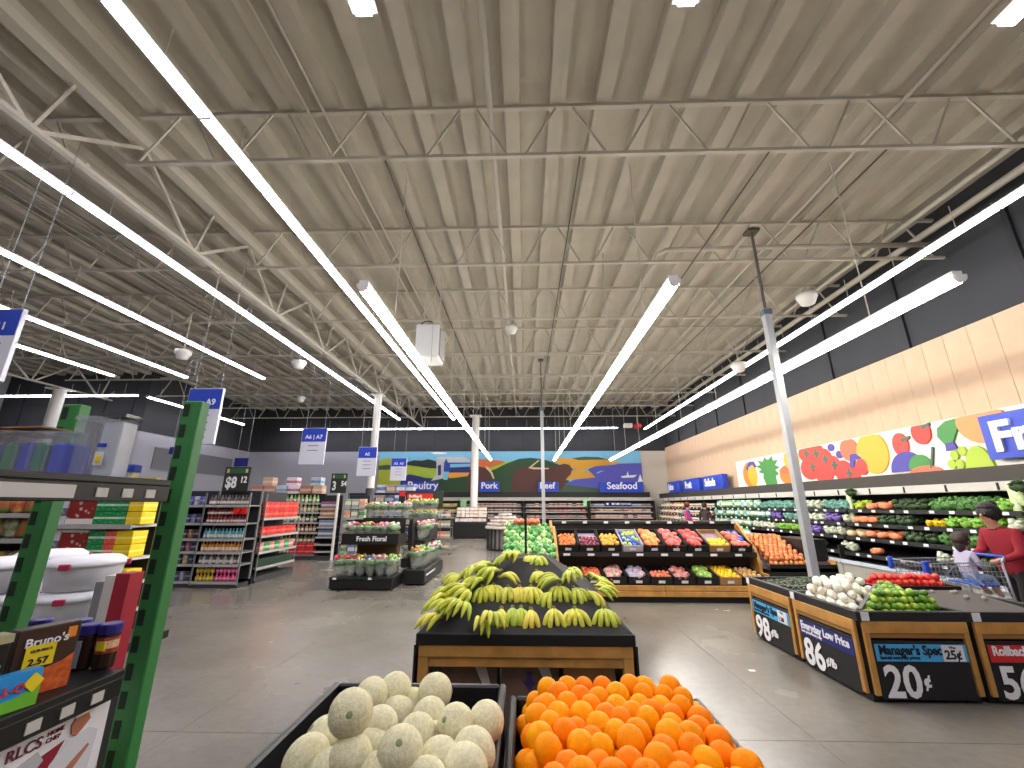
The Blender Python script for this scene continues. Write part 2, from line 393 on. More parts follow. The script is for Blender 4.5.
# ------------------------------------------------------------------ ceiling devices
t = thing('projector_box', 'white boxy unit hung from the ceiling beside the suspended lamps', 'ceiling unit', (-1.95, 8.3, 4.5))
B(-.26, -.3, 0, .22, .3, .72).build('housing', M('unit white', (222, 224, 226), .5), t, bevel=.02)
MB().tube([(-.1 + .14 * math.cos(a * .5), 0, .82 + .1 * math.sin(a * .5)) for a in range(13)], .015, 6).build('hanging_loop', M('dark cable', (70, 66, 58), .6), t)
B(.222, -.25, .05, .25, .25, .66).build('side_vent', M('unit grey', (160, 160, 160), .6), t)
for xx in (-.18, .16): MB().tube([(xx, 0, .72), (xx, 0, 2.0)], .012, 6).build('hanger', cream, t)
def dome(label, p, r=.13):
    t = thing('dome_camera', label, 'camera', p, 0, 'ceiling domes')
    MB().lathe([(r * .2, -r * .9), (r * .7, -r * .7), (r, -.0), (r * 1.1, .02), (r * 1.1, .1)], 14).build('dome', M('dome white', (226, 226, 222), .35), t, smooth=True)
    MB().tube([(0, 0, .1), (0, 0, 6.45 - p[2])], .015, 6).build('stem', cream, t)
dome('white dome hanging below the third lamp row on the left', (-8.8, 10, 5.35), .17)
dome('white dome beside the second lamp row on the left', (-7.2, 12.6, 5.95), .2)
dome('white dome above the middle of the ceiling', (-.3, 10.6, 6.2), .15)
dome('white dome near the right wall lamp row', (6.6, 9.0, 6.2), .2)
dome('white dome further along the right wall lamp row', (6.5, 12.2, 5.6), .2)
dome('white dome deep over the grocery aisles', (-9.4, 17, 5.9), .15)
t = thing('alarm_strobe', 'small red fire alarm strobe under the far right ceiling', 'alarm', (6.4, 23.5, 5.75))
MB().lathe([(.2, 0), (.24, .1), (.2, .22)], 12).build('red_body', red, t, smooth=True)
B(-.75, -.12, .02, -.3, .12, .25).build('white_box', white, t)
MB().tube([(0, 0, .22), (0, 0, .72)], .02, 6).build('stem', cream, t)
# ================================================================== BACK WALL: farm mural, department signs, meat cases
def mx(u): return -8.9 + (u - 379) * 16.0 / 258
def mz(v): return 4.76 - (v - 452) * 2.42 / 40
t = thing('farm_mural', 'long farm landscape mural on the back wall above the meat cases', 'mural', (0, 0, 0))
B(mx(379), 25.93, mz(492), mx(637), 25.968, mz(452)).build('sky_board', M('mural sky blue', (120, 186, 220), .6), t)
MC = dict(lg=(168, 178, 60), dg=(40, 74, 44), tr=(38, 52, 40), gr=(196, 200, 204), bl=(40, 70, 170), cb=(120, 195, 225), og=(226, 160, 60), or_=(214, 112, 60),
          br=(86, 50, 46), ye=(214, 160, 52), se=(84, 84, 178), sh=(60, 90, 70), wh=(226, 230, 234), nv=(44, 44, 112), li=(160, 190, 60), be=(214, 190, 150))
LAY = [0]
def shp(name, c, pts):
    LAY[0] += 1; y = 25.93 - LAY[0] * .0016
    MB().prism([(mx(u), mz(v)) for u, v in pts], y, 25.95, 'xz').build(name, M('mural ' + c, MC[c], .6), t)
shp('cloud', 'wh', [(430, 453), (436, 452.3), (446, 453), (446, 454.2), (434, 454.4)])
shp('meadow', 'lg', [(379, 461), (388, 458), (398, 459), (410, 463), (424, 466), (440, 470), (442, 492), (379, 492)])
shp('shaded_field', 'sh', [(379, 466), (388, 465), (396, 467), (390, 470), (379, 470)])
shp('tree_line', 'tr', [(404, 465), (408, 462), (414, 460.5), (422, 461), (428, 459.5), (434, 461), (439, 463), (440, 469), (430, 468.5), (416, 466.5)])
shp('yellow_meadow', 'li', [(400, 474), (412, 470), (426, 469), (438, 473), (440, 480), (420, 481), (404, 480)])
shp('lavender_rows', 'nv', [(402, 478), (410, 474.5), (418, 476), (426, 478), (434, 478.5), (440, 482), (436, 485), (402, 485)])
shp('dark_pasture', 'dg', [(424, 483), (440, 478), (450, 477), (462, 475), (478, 475), (502, 492), (420, 492)])
shp('barn_wall', 'gr', [(436, 458), (440, 457), (464, 457.5), (471, 462), (471, 464), (447, 464), (447, 478), (432, 481), (437, 474)])
shp('barn_shade', 'bl', [(448, 463), (472, 463), (473, 473), (449, 473)])
shp('barn_stripe', 'cb', [(450, 464.5), (472, 464), (472, 467), (450, 468)])
shp('barn_roof', 'nv', [(450, 468), (472, 467), (473, 472), (450, 473)])
shp('silo', 'bl', [(444, 463), (446, 459), (448, 463), (449, 472), (444, 472)])
shp('silo_base', 'cb', [(444, 472), (449, 472), (448, 480), (444, 480)])
shp('barn_door', 'nv', [(438, 466), (441, 465), (441.5, 475), (438.5, 476)])
shp('orange_field', 'og', [(449, 473), (474, 473), (470, 476), (456, 478), (449, 478.5)])
shp('orange_hill', 'or_', [(470, 459), (482, 460), (500, 461), (508, 464), (496, 469), (480, 470), (470, 470)])
shp('lime_stripe', 'li', [(484, 470), (496, 466), (506, 462), (512, 462), (500, 468), (490, 473)])
shp('green_hill', 'dg', [(484, 474), (496, 469), (506, 464), (518, 459.5), (530, 458.5), (542, 460), (556, 465), (566, 470), (566, 492), (484, 492)])
shp('pig_back', 'br', [(468, 476), (471, 470), (477, 467), (484, 468), (489, 472), (492, 478), (493, 492), (468, 492)])
shp('pig_stripe', 'be', [(485, 466.5), (488, 468), (492, 473), (494, 479), (492.6, 479), (490, 473.5), (486, 469)])
shp('yellow_field', 'ye', [(550, 461), (560, 458.5), (575, 460), (590, 459), (606, 461), (618, 463.5), (606, 466), (590, 468), (578, 471), (562, 467)])
shp('hill_ridge', 'sh', [(570, 459), (582, 457.5), (596, 458), (606, 460.5), (590, 460.5), (576, 461)])
shp('orange_stubble', 'ye', [(564, 472), (578, 470.5), (588, 473), (592, 478), (572, 479.5), (560, 481)])
shp('sea', 'se', [(585, 470), (592, 467), (606, 466), (618, 464.5), (637, 464), (637, 492), (566, 492), (562, 484), (572, 480), (592, 478)])
shp('shore', 'sh', [(540, 492), (560, 484), (572, 486), (590, 488), (612, 492)])
shp('cow_body', 'br', [(511, 476), (516, 469), (526, 467.5), (546, 468), (556, 466), (562, 464.5), (567, 465.5), (570, 470), (568, 475), (564, 479), (562, 485), (556, 492), (511, 492)])
shp('cow_line', 'be', [(527, 468.6), (537, 460.5), (538, 461.3), (530, 468), (547, 468.6), (547, 469.8), (532, 469.8)])
shp('boat', 'wh', [(616, 477), (622, 476), (623, 472), (624, 476), (632, 475.5), (629, 478), (618, 478.5)])
shp('small_boat', 'wh', [(634, 477), (635, 475), (637, 482), (632, 482.5)])
shp('wave', 'cb', [(593, 473.5), (597, 471.6), (601, 471.6), (597, 472.6), (594, 474.4)])
def dept(s, u0, u1, v0, v1, tx, size):
    a, b = at_y(u0, v1, 25.5), at_y(u1, v0, 25.5)
    t = thing('department_sign', 'blue department sign reading %s over the meat cases' % s, 'sign', (a.x, 25.4, a.z), 0, 'meat department signs')
    B(0, 0, 0, b.x - a.x, .12, b.z - a.z).build('board', blue, t)
    text(s, size, letter, t, (tx * (b.x - a.x), -.004, .2), FRONT, .02, .006)
dept('Poultry', 402, 438, 482, 492.5, .15, .62)
dept('Pork', 479.5, 499.5, 481.5, 492, .08, .5)
dept('Beef', 538, 558.5, 482, 492, .08, .5)
dept('Seafood', 600, 642, 482.5, 492.5, .16, .55)

# packages for the cold cases
def boxmesh(nm, m, sx, sy, sz, bev=.006): return B(-sx / 2, -sy / 2, 0, sx / 2, sy / 2, sz).mesh(nm, m, bevel=bev)
def pillow(nm, m, sx, sy, sz, seed=0): return MB().ell((0, 0, sz / 2), (sx / 2, sy / 2, sz / 2), 8, 6, .08, seed, .6).mesh(nm, m, smooth=True)
def line(name, cat, label, group, meshes, p0, p1, n, rz=0, jit=.0, zj=0, tilt=0, sc=0):
    p0, p1 = Vector(p0), Vector(p1); out = []
    for i in range(n):
        p = p0.lerp(p1, (i + .5) / n)
        me = meshes[i % len(meshes)] if len(meshes) < 3 else rnd.choice(meshes)
        o = put(name, me, None, (p.x + rnd.uniform(-jit, jit), p.y + rnd.uniform(-jit, jit), p.z + rnd.uniform(0, zj)), (tilt, 0, rz + rnd.uniform(-1, 1) * jit * 4))
        if sc: o.scale = (1 + rnd.uniform(-sc, sc),) * 3
        tag(o, label, cat, group); out.append(o)
    return out

# meat cases along the back wall
def wall_case(label, x0, x1, z_sh, grp='meat wall cases'):
    t = thing('meat_case', label, 'refrigerated case', (x0, 24.75, 0), 0, grp)
    L = x1 - x0
    B(0, 0, .08, L, 1.0, .55).build('base', black, t)
    B(.03, .03, 0, L - .03, 1.0, .08).build('kick_plate', blackm, t)
    B(0, .95, .55, L, 1.1, 2.0).build('back_panel', M('case interior dark', (58, 56, 54), .6), t)
    B(0, .4, 1.84, L, 1.1, 2.02).build('canopy', M('case canopy grey', (190, 188, 182), .5), t)
    for xx in (0, L - .04): B(xx, .02, .55, xx + .04, .95, 1.84).build('end_panel', black, t)
    for z in z_sh:
        B(.04, .42, z - .03, L - .04, .95, z).build('shelf', shelfgrey, t)
        B(.04, .4, z - .05, L - .04, .42, z + .01).build('price_rail', M('price rail light', (170, 170, 168), .5), t)
wall_case('black refrigerated meat case below the poultry sign', -7.4, -3.75, (.9, 1.22, 1.53))
wall_case('black refrigerated meat case below the pork sign', -3.7, -.05, (.9, 1.22, 1.53))
wall_case('black refrigerated meat case below the beef sign', 0, 3.65, (.9, 1.22, 1.53))
wall_case('black refrigerated meat case below the seafood sign', 3.7, 7.35, (.9, 1.22, 1.53))
yel = PK('poultry wrap', (222, 196, 60), (238, 226, 150)); whm = PK('pork wrap', (214, 206, 200), (150, 70, 62)); rdm = PK('beef wrap', (130, 44, 40), (190, 150, 140))
dkm = PK('dark wrap', (60, 52, 50), (160, 150, 146)); sfm = PK('seafood wrap', (226, 216, 204), (222, 150, 120)); blm = PK('frozen wrap', (60, 60, 130), (200, 205, 220))
pkg = {k: boxmesh('meat_package', m, .24, .2, .16, .012) for k, m in (('y', yel), ('w', whm), ('r', rdm), ('d', dkm), ('s', sfm), ('b', blm))}
for (a, b, nm, rows) in ((-7.3, -3.85, 'poultry', ('yy', 'yyw', 'yw')), (-3.6, -.15, 'pork', ('wwd', 'ww', 'dwd')), (.1, 3.55, 'beef', ('wd', 'rrd', 'rdd')), (3.8, 7.25, 'seafood', ('dbb', 'wss', 'ssr'))):
    for i, z in enumerate((1.535, 1.225, .905)):
        sh = ('top', 'middle', 'lower')[i]
        line('meat_package', 'package', 'wrapped %s package on the %s shelf of the %s case' % (nm, sh, nm), '%s packages on %s shelf' % (nm, sh), [pkg[q] for q in rows[i]] + [pkg[rows[i][0]]], (a, 25.32, z), (b, 25.32, z), 13, 0, .015)
t = thing('meat_bunker', 'low black meat bunker standing in front of the pork sign', 'refrigerated bunker', (-3.5, 21.9, 0))
B(0, 0, .1, 1.66, 1.0, .72).build('body', black, t); B(.05, .05, 0, 1.61, .95, .1).build('kick_plate', blackm, t)
B(-.02, -.02, .72, 1.68, 1.02, .8).build('rim', M('bunker rim dark', (46, 46, 46), .5), t)
B(.05, .5, .8, 1.61, .95, 1.0).build('step', blackm, t); B(.05, .8, 1.0, 1.61, .98, 1.5).build('riser', blackm, t)
for i, (y, z) in enumerate(((22.1, .8), (22.5, 1.0), (22.55, 1.165), (22.55, 1.33))):
    line('tray_pack', 'package', 'white tray pack in the %s of the meat bunker' % ('front row', 'second row', 'third layer', 'top layer')[i], 'tray packs in the bunker', [boxmesh('tray_pack', PK('tray wrap %d' % q, c, (230, 222, 214)), .2, .26, .15, .01) for q, c in enumerate(((224, 214, 204), (214, 176, 150), (232, 228, 222)))], (-3.45, y, z), (-1.9, y, z), 7, 0, .01)
for i, (x, z, lab) in enumerate(((-2.95, 1.78, 'pale green card standing above the poultry shelf'), (3.0, 1.78, 'pale green card standing above the beef shelf'))):
    p = at_y(463 if i == 0 else 587, 503, 25.1)
    t = thing('shelf_card', lab, 'sign', (p.x, 25.1, p.z - .2), 0, 'green shelf cards')
    B(-.2, 0, 0, .2, .012, .42).build('card', M('card pale green', (170, 232, 178), .6), t); B(-.02, .012, -.1, .02, .03, .1).build('clip', steel, t)
p = at_y(630, 505, 25.1)
t = thing('freezer_banner', 'dark blue banner with white squares below the seafood sign', 'sign', (at_y(605, 505, 25.1).x, 25.08, 1.55))
B(0, 0, 0, 1.5, .02, .2).build('board', navy, t)
for q in range(3): B(.08 + q * .3, -.006, .06, .2 + q * .3, 0, .16).build('white_square', letter, t)
text('FRESH SEAFOOD', .13, letter, t, (.5, -.004, .06), FRONT, .02, .003)

# round bakery table
for (tx, ty, lab, grp) in ((-.72, 16.8, 'round slatted table stacked with clear clamshell boxes in front of the pork sign', 0),):
    t = thing('round_table', lab, 'table', (tx, ty, 0))
    MB().lathe([(.72, .74), (.76, .76), (.76, .82), (.74, .84)], 24).build('table_top', M('table top pale', (196, 190, 184), .5), t)
    sl = B(-.03, -.7, .04, .03, -.66, .74).mesh('slat', M('table slat dark', (44, 42, 42), .6))
    for q in range(24): put('slat', sl, t, (0, 0, 0), (0, 0, q * 2 * PI / 24))
    MB().lathe([(.7, 0), (.7, .05)], 24).build('plinth', black, t)
    MB().lathe([(.6, .06), (.6, .73)], 24).build('core', M('table core', (150, 146, 140), .7), t)
clam = boxmesh('clamshell_box', PK('clamshell', (206, 200, 196), (168, 138, 112), .2, .6, .2), .24, .24, .11, .02)
for lay in range(4):
    rr = (.58, .46, .3, .16)[lay]; n = (13, 10, 6, 2)[lay]
    for q in range(n):
        a = 2 * PI * q / n + lay * .3
        tag(put('clamshell_box', clam, None, (-.72 + rr * math.cos(a), 16.8 + rr * math.sin(a), .842 + lay * .112), (0, 0, a)), 'clear clamshell bakery box in the %s layer on the round table' % ('bottom', 'second', 'third', 'top')[lay], 'box', 'bakery boxes on the round table')

# ================================================================== RIGHT WALL: fruit mural, signs, refrigerated cases
t = thing('fruit_mural', 'white mural band of painted fruit on the tan right wall', 'mural')
XM = 8.6
B(XM - .03, -.5, 2.23, XM + .015, 17.45, 3.27).build('white_board', M('mural white', (232, 228, 218), .5), t)
FC = dict(o=(238, 130, 40), y=(244, 176, 46), g=(60, 140, 60), r=(222, 60, 50), dr=(180, 40, 44), v=(70, 62, 160), l=(170, 196, 50), co=(240, 110, 74), dg=(70, 100, 80), pk=(244, 150, 90))
LAY[0] = 0
def fsh(name, c, pts):
    LAY[0] += 1; x = XM - .03 - LAY[0] * .0012
    MB().prism(pts, x, XM - .028, 'yz').build(name, M('fruit ' + c, FC[c], .5), t)
def oval(y, z, ry, rz, n=18, rot=0, a0=0, a1=2 * PI):
    o = []
    for i in range(n):
        a = a0 + (a1 - a0) * i / (n - (0 if a1 - a0 > 6.2 else 1)); cy, cz = ry * math.cos(a), rz * math.sin(a)
        o.append((y + cy * math.cos(rot) - cz * math.sin(rot), min(3.26, max(2.24, z + cy * math.sin(rot) + cz * math.cos(rot)))))
    return o
def Yu(u): r = ray(u, 450); return 8.57 / r[0] * r[1]
def P(*pts): return [(Yu(u), 2.24 + 1.02 * s) for u, s in pts]
def O(u, s, ru, rs, n=20, a0=0, a1=2 * PI, rot=0):
    o = []
    for i in range(n):
        a = a0 + (a1 - a0) * i / (n - (0 if a1 - a0 > 6.2 else 1)); cu, cs = math.cos(a), math.sin(a)
        cu, cs = cu * math.cos(rot) - cs * math.sin(rot), cu * math.sin(rot) + cs * math.cos(rot)
        o.append((u + ru * cu, min(.995, max(.005, s + rs * cs))))
    return P(*o)
fsh('pepper', 'o', O(746, .45, 6.5, .46)); fsh('pepper_side', 'y', O(749, .42, 4.5, .4)); fsh('pepper_stem', 'v', P((743, .7), (747, .92), (752, .9), (754, .7), (752, .66), (750, .8), (746, .72), (744.5, .58)))
fsh('leaf', 'g', P((761, .02), (759, .3), (760, .42), (755, .5), (758.5, .58), (753, .72), (758, .74), (756, .9), (761, .84), (763, .98), (766, .86), (771, .97), (771, .82), (776, .8), (772.5, .66), (777, .56), (772, .5), (775, .36), (771.5, .3), (772, .05)))
fsh('carrot', 'o', O(783, .3, 7.5, .3, rot=-.5)); fsh('carrot_slice', 'co', O(785, .45, 9, .12, rot=-.7)); fsh('citrus', 'y', O(790, .75, 8, .34))
for (u, s_, q) in ((806, .85, 8), (815, .8, 9), (807, .4, 9.5), (822, .6, 9), (830, .4, 8), (820, .28, 10), (840, .2, 9), (850, .14, 6)): fsh('tomato', 'r', O(u, s_, q, q * .034))
for (u, s_) in ((806, .85), (816, .8), (810, .45), (824, .6), (832, .42), (845, .16)): fsh('tomato_leaf', 'dg', P((u - 4, s_), (u - 1, s_ + .04), (u, s_ + .16), (u + 1.2, s_ + .04), (u + 4.5, s_ - .02), (u + 1, s_ - .06), (u - .5, s_ - .16), (u - 1.2, s_ - .05)))
for (u, s_) in ((832, .88), (839, .66)): fsh('blueberry', 'v', O(u, s_, 3.2, .1))
fsh('papaya_skin', 'co', O(850, .75, 9, .3, rot=.4)); fsh('papaya', 'y', O(873, .58, 16, .5, rot=.25)); fsh('petal', 'v', P((847, .3), (850, .62), (856, .62), (861, .5), (858, .42), (854, .5), (851, .28))); fsh('papaya_slice', 'r', O(859, .28, 6, .2)); 
for (u, s_, q) in ((903, .66, 8), (927, .85, 10)): fsh('strawberry', 'r', O(u, s_, q, .26)); fsh('strawberry_stem', 'dg', P((u + 1, s_ + .12), (u + 11, s_ + .16), (u + 11, s_ + .1), (u + 3, s_ + .04)))
fsh('mango', 'v', O(905, .08, 17, .42, a1=PI)); fsh('mango_side', 'g', O(918, .1, 12, .3, a1=PI)); fsh('mango_base', 'co', O(922, .0, 17, .16, a1=PI)); fsh('mango_stem', 'dg', P((927, .1), (934, .52), (935.5, .5), (929, .08)))
fsh('avocado_leaf', 'g', P((943, .7), (945, .86), (955, .97), (970, .99), (966, .8), (957, .55), (949, .5))); fsh('leaf_base', 'v', P((948, .4), (949, .54), (957, .56), (960, .42)))
for (u, s_) in ((950, .14), (955, .3), (964, .36), (958, .12)): fsh('pea', 'l', O(u, s_, 4, .09))
fsh('lime_slice', 'l', O(978, .02, 14, .4, a1=PI)); fsh('peach', 'pk', O(992, .85, 26, .4)); fsh('melon', 'co', [(y, z) for y, z in oval(4.3, 2.8, .5, .35)]); fsh('plum', 'v', oval(3.0, 2.7, .5, .35)); fsh('green_apple', 'l', oval(1.6, 2.75, .5, .4))
t = thing('fresh_sign', 'large blue sign starting with Fr on the fruit mural', 'sign', (8.38, 7.86, 2.38))
B(0, -3.4, 0, .14, 0, .78).build('board', blue, t)
text('Fresh', .72, letter, t, (-.02, -.16, .14), LEFTW, .035, .03)
for (s, u0, u1, v0, v1) in (('Juice', 667.5, 681, 475, 491), ('Fruit', 684, 702, 473, 490), ('Salads', 703.5, 727, 470, 490)):
    a = (8.2 / ray(u0, 480)[0]) * ray(u0, 480)[1]; b = (8.2 / ray(u1, 480)[0]) * ray(u1, 480)[1]
    t = thing('case_sign', 'blue box sign reading %s on top of the right wall cases' % s, 'sign', (8.2, a, 2.24), 0, 'blue signs on the wall cases')
    B(-.05, -(a - b) * .86, 0, .2, 0, .6).build('box', blue, t, bevel=.02)
    text(s, .46, letter, t, (-.06, -.1 * (a - b), .16), LEFTW, .03, .012, wscale=.8 * (a - b) / 1.9)

XF = 7.35
caseblk = M('case shelf black', (18, 18, 20), .5)
interior = M('case interior black', (20, 20, 22), .6)
kick = M('case base grey', (150, 147, 140), .5)
SH = ((1.48, 7.72), (1.18, 7.64), (.88, 7.56), (.55, 7.45))     # shelf height, front edge
CL = ['nearest to the camera', 'beside the red-sweatered shopper', 'behind the grey power pole', 'stocked with bagged salads', 'stocked with cut fruit', 'stocked with juice at the far end']
for i in range(6):
    y0 = 3.3 + i * 3.7
    t = thing('refrigerated_case', 'black open refrigerated produce case on the right wall, %s' % CL[i], 'refrigerated case', (0, y0, 0), 0, 'right wall refrigerated cases')
    L = 3.68
    B(XF, 0, .06, 8.6, L, .36).build('base', kick, t); B(XF + .05, 0, 0, 8.6, L, .06).build('kick_plate', blackm, t)
    B(XF - .04, 0, .33, XF + .02, L, .40).build('bumper_rail', M('bumper rail pale', (186, 196, 210), .35), t)
    B(8.45, 0, .36, 8.6, L, 1.9).build('back_panel', interior, t)
    B(7.9, 0, 1.83, 8.6, L, 1.98).build('canopy', M('case canopy grey', (190, 188, 182), .5), t)
    for q in range(4): B(7.885, .4 + q * .9, 1.84, 7.9, .43 + q * .9, 1.96).build('canopy_hinge', blackm, t)
    B(XF, -.0, .36, 8.45, .025, .7).build('end_panel', interior, t)
    for z, xf in SH:
        MB().hexa([(xf, .02, z - .04), (8.45, .02, z + .08), (8.45, L - .02, z + .08), (xf, L - .02, z - .04), (xf, .02, z), (8.45, .02, z + .12), (8.45, L - .02, z + .12), (xf, L - .02, z)]).build('shelf', caseblk, t)
        lip = B(xf - .02, .02, z - .05, xf, L - .02, z + .03).build('shelf_lip', caseblk, t)
        tg = B(xf - .026, -.05, z - .035, xf - .02, .05, z + .015).mesh('price_tag', paper)
        for q in range(8): put('price_tag', tg, lip, (0, .3 + q * .43 + rnd.uniform(-.1, .1), 0))
# produce kinds
def leafy(nm, col, col2, r, seed, squash=.8):
    m = M(nm + ' leaf', col, .5, col2=col2, scale=25, bump=.4)
    mb = MB(); mb.ell((0, 0, r * squash * .85), (r, r, r * squash), 10, 8, .2, seed)
    g = random.Random(seed)
    for q in range(9):
        a = g.uniform(0, 6.3); e = g.uniform(.15, 1.2); c = Vector((math.cos(a) * math.cos(e), math.sin(a) * math.cos(e), math.sin(e))) * r * .95 + Vector((0, 0, r * squash * .85))
        mb.ell(c, (r * .38, r * .38, r * .3), 6, 4, .35, seed * 31 + q)
    return mb.mesh(nm, m, smooth=True)
KIND = {
    'teal': ('lettuce_head', 'lettuce', 'blue-green lettuce head', [leafy('lettuce_head', (70, 130, 116), (140, 190, 176), .11, s) for s in (1, 2)]),
    'green': ('leafy_bunch', 'greens', 'leafy green bunch', [leafy('leafy_bunch', (40, 96, 40), (110, 160, 80), .12, s) for s in (3, 4)]),
    'dark': ('kale_bunch', 'greens', 'dark green kale bunch', [leafy('kale_bunch', (24, 48, 24), (70, 96, 56), .11, s) for s in (5, 6)]),
    'pale': ('cauliflower', 'cauliflower', 'pale wrapped cauliflower', [leafy('cauliflower', (176, 190, 160), (226, 226, 210), .11, s) for s in (7, 8)]),
    'bright': ('romaine_bunch', 'lettuce', 'bright green romaine bunch', [leafy('romaine_bunch', (80, 160, 50), (170, 210, 90), .11, s) for s in (9, 10)]),
    'purple': ('red_cabbage', 'cabbage', 'purple cabbage', [leafy('red_cabbage', (84, 60, 150), (150, 120, 200), .11, s) for s in (11, 12)]),
    'lime': ('yellow_lettuce', 'lettuce', 'yellow-green lettuce head', [leafy('yellow_lettuce', (170, 200, 40), (210, 226, 90), .1, s) for s in (13,)]),
    'celery': ('celery_bunch', 'celery', 'pale green celery bunch', [MB().tube([(.0, -.05, .03), (-.0, .05, .16), (0, .08, .3)], [.05, .06, .09], 8).mesh('celery_bunch', M('celery pale', (190, 214, 150), .5, col2=(220, 232, 190), scale=30), smooth=True)]),
    'carrot': ('carrot_bag', 'carrots', 'orange bag of carrots', [pillow('carrot_bag', M('carrot bag', (226, 112, 62), .35, col2=(240, 160, 120), scale=30), .2, .26, .13, s) for s in (1, 2)]),
    'tan': ('potato_bag', 'vegetables', 'tan vegetable bag', [pillow('potato_bag', M('tan veg bag', (206, 168, 120), .4, col2=(226, 200, 160), scale=26), .18, .22, .13, s) for s in (3, 4)]),
    'pepper': ('yellow_pepper', 'pepper', 'bright yellow bell pepper', [leafy('yellow_pepper', (250, 206, 20), (252, 220, 60), .06, 21, 1.0)]),
    'salad': ('salad_bag', 'salad bag', 'bagged green salad', [pillow('salad_bag', PK('salad bag %d' % q, a, b, .3, .7, .3), .2, .1, .26, q) for q, (a, b) in enumerate((((90, 170, 130), (220, 232, 226)), ((196, 216, 206), (90, 180, 150)), ((110, 170, 80), (226, 230, 220))))]),
    'fruitcup': ('fruit_cup', 'fruit cup', 'clear cup of cut fruit', [MB().lathe([(.05, 0), (.07, .12), (.072, .14), (.06, .15)], 10).mesh('fruit_cup', PK('fruit cup %d' % q, a, b, .2, .6, .2)) for q, (a, b) in enumerate((((220, 214, 200), (230, 120, 70)), ((214, 224, 220), (200, 70, 80)), ((226, 226, 214), (150, 190, 90))))]),
    'juice': ('juice_bottle', 'bottle', 'small juice bottle', [MB().lathe([(.04, 0), (.042, .01), (.042, .14), (.018, .19), (.018, .22)], 8).mesh('juice_bottle', PK('juice %d' % q, a, (226, 226, 220), .25, .55)) for q, (a) in enumerate(((214, 150, 50), (190, 60, 60), (110, 160, 70), (200, 190, 170)))]),
}
SN = ('top', 'second', 'third', 'bottom')
def stock(shelf, y0, y1, kind, step=None, rows=2):
    nm, cat, lab, ms = KIND[kind]
    st = step or {'fruitcup': .16, 'juice': .12, 'salad': .22, 'carrot': .24, 'pepper': .11, 'celery': .16}.get(kind, .2)
    z, xf = SH[shelf]
    n = max(1, int((y1 - y0) / st))
    for r in range(rows):
        for q in range(n):
            yy = y0 + (q + .5) * (y1 - y0) / n + rnd.uniform(-.02, .02)
            o = put(nm, rnd.choice(ms), None, (xf + .13 + r * .17 + rnd.uniform(-.02, .02), yy, z + .022 + r * .03 + (rnd.uniform(0, .02))), (rnd.uniform(-.15, .15) if kind not in ('juice', 'fruitcup') else 0, 0, PI / 2 if kind == 'salad' else rnd.uniform(-.4, .4)))
            tag(o, '%s on the %s shelf of the right wall case' % (lab, SN[shelf]), cat, '%s on the %s shelf' % (lab, SN[shelf]))
for sh, segs in enumerate((
    ((6.0, 6.7, 'green'), (6.75, 7.1, 'celery'), (7.15, 7.5, 'bright'), (7.5, 8.6, 'green'), (8.7, 9.5, 'dark'), (9.55, 10.2, 'carrot'), (10.25, 10.6, 'lime'), (10.7, 11.6, 'teal'), (11.7, 12.6, 'pale'), (12.7, 14.6, 'teal'), (14.7, 18.0, 'salad'), (18.2, 21.6, 'fruitcup'), (21.8, 25.2, 'juice')),
    ((6.0, 6.5, 'pale'), (6.6, 7.0, 'celery'), (7.05, 7.3, 'pale'), (7.35, 8.3, 'bright'), (8.35, 8.75, 'pepper'), (9.0, 9.8, 'dark'), (9.85, 10.6, 'carrot'), (10.65, 10.95, 'pale'), (11.0, 11.5, 'purple'), (11.55, 12.5, 'pale'), (12.6, 13.3, 'teal'), (13.4, 14.0, 'purple'), (14.1, 18.0, 'salad'), (18.2, 21.6, 'fruitcup'), (21.8, 25.2, 'juice')),
    ((6.0, 6.9, 'dark'), (7.0, 7.5, 'dark'), (7.6, 8.4, 'green'), (8.5, 9.2, 'dark'), (9.25, 10.2, 'carrot'), (10.25, 10.7, 'tan'), (10.8, 11.6, 'pale'), (11.7, 12.3, 'purple'), (12.4, 13.6, 'bright'), (13.7, 15.0, 'pale'), (15.1, 18.0, 'salad'), (18.2, 21.6, 'fruitcup'), (21.8, 25.2, 'juice')),
    ((7.2, 7.7, 'dark'), (7.9, 8.5, 'pale'), (9.7, 9.95, 'carrot'), (10.4, 10.9, 'pale'), (11.4, 12.0, 'dark'), (12.5, 15.0, 'tan'), (15.1, 18.0, 'salad'), (18.2, 21.6, 'fruitcup'), (21.8, 25.2, 'juice')))):
    for (a, b, k_) in segs: stock(sh, a, b, k_, rows=2 if b < 15 and sh < 3 else 1)
# celery and green hung over the canopy
for (y, lab) in ((7.18, 'leek bunch hanging over the case canopy near the shopper'), (10.72, 'leafy bunch hanging over the case canopy by the fruit mural')):
    t = thing('hanging_greens', lab, 'greens', (7.82, y, 1.45))
    B(-.01, -.06, -.25, .06, .06, .5).build('pale_stalk', M('celery pale', (190, 214, 150)), t, bevel=.02)
    put('leaf_top', KIND['dark'][3][0], t, (.0, -.12, .36), (0, 0, 0), .9)
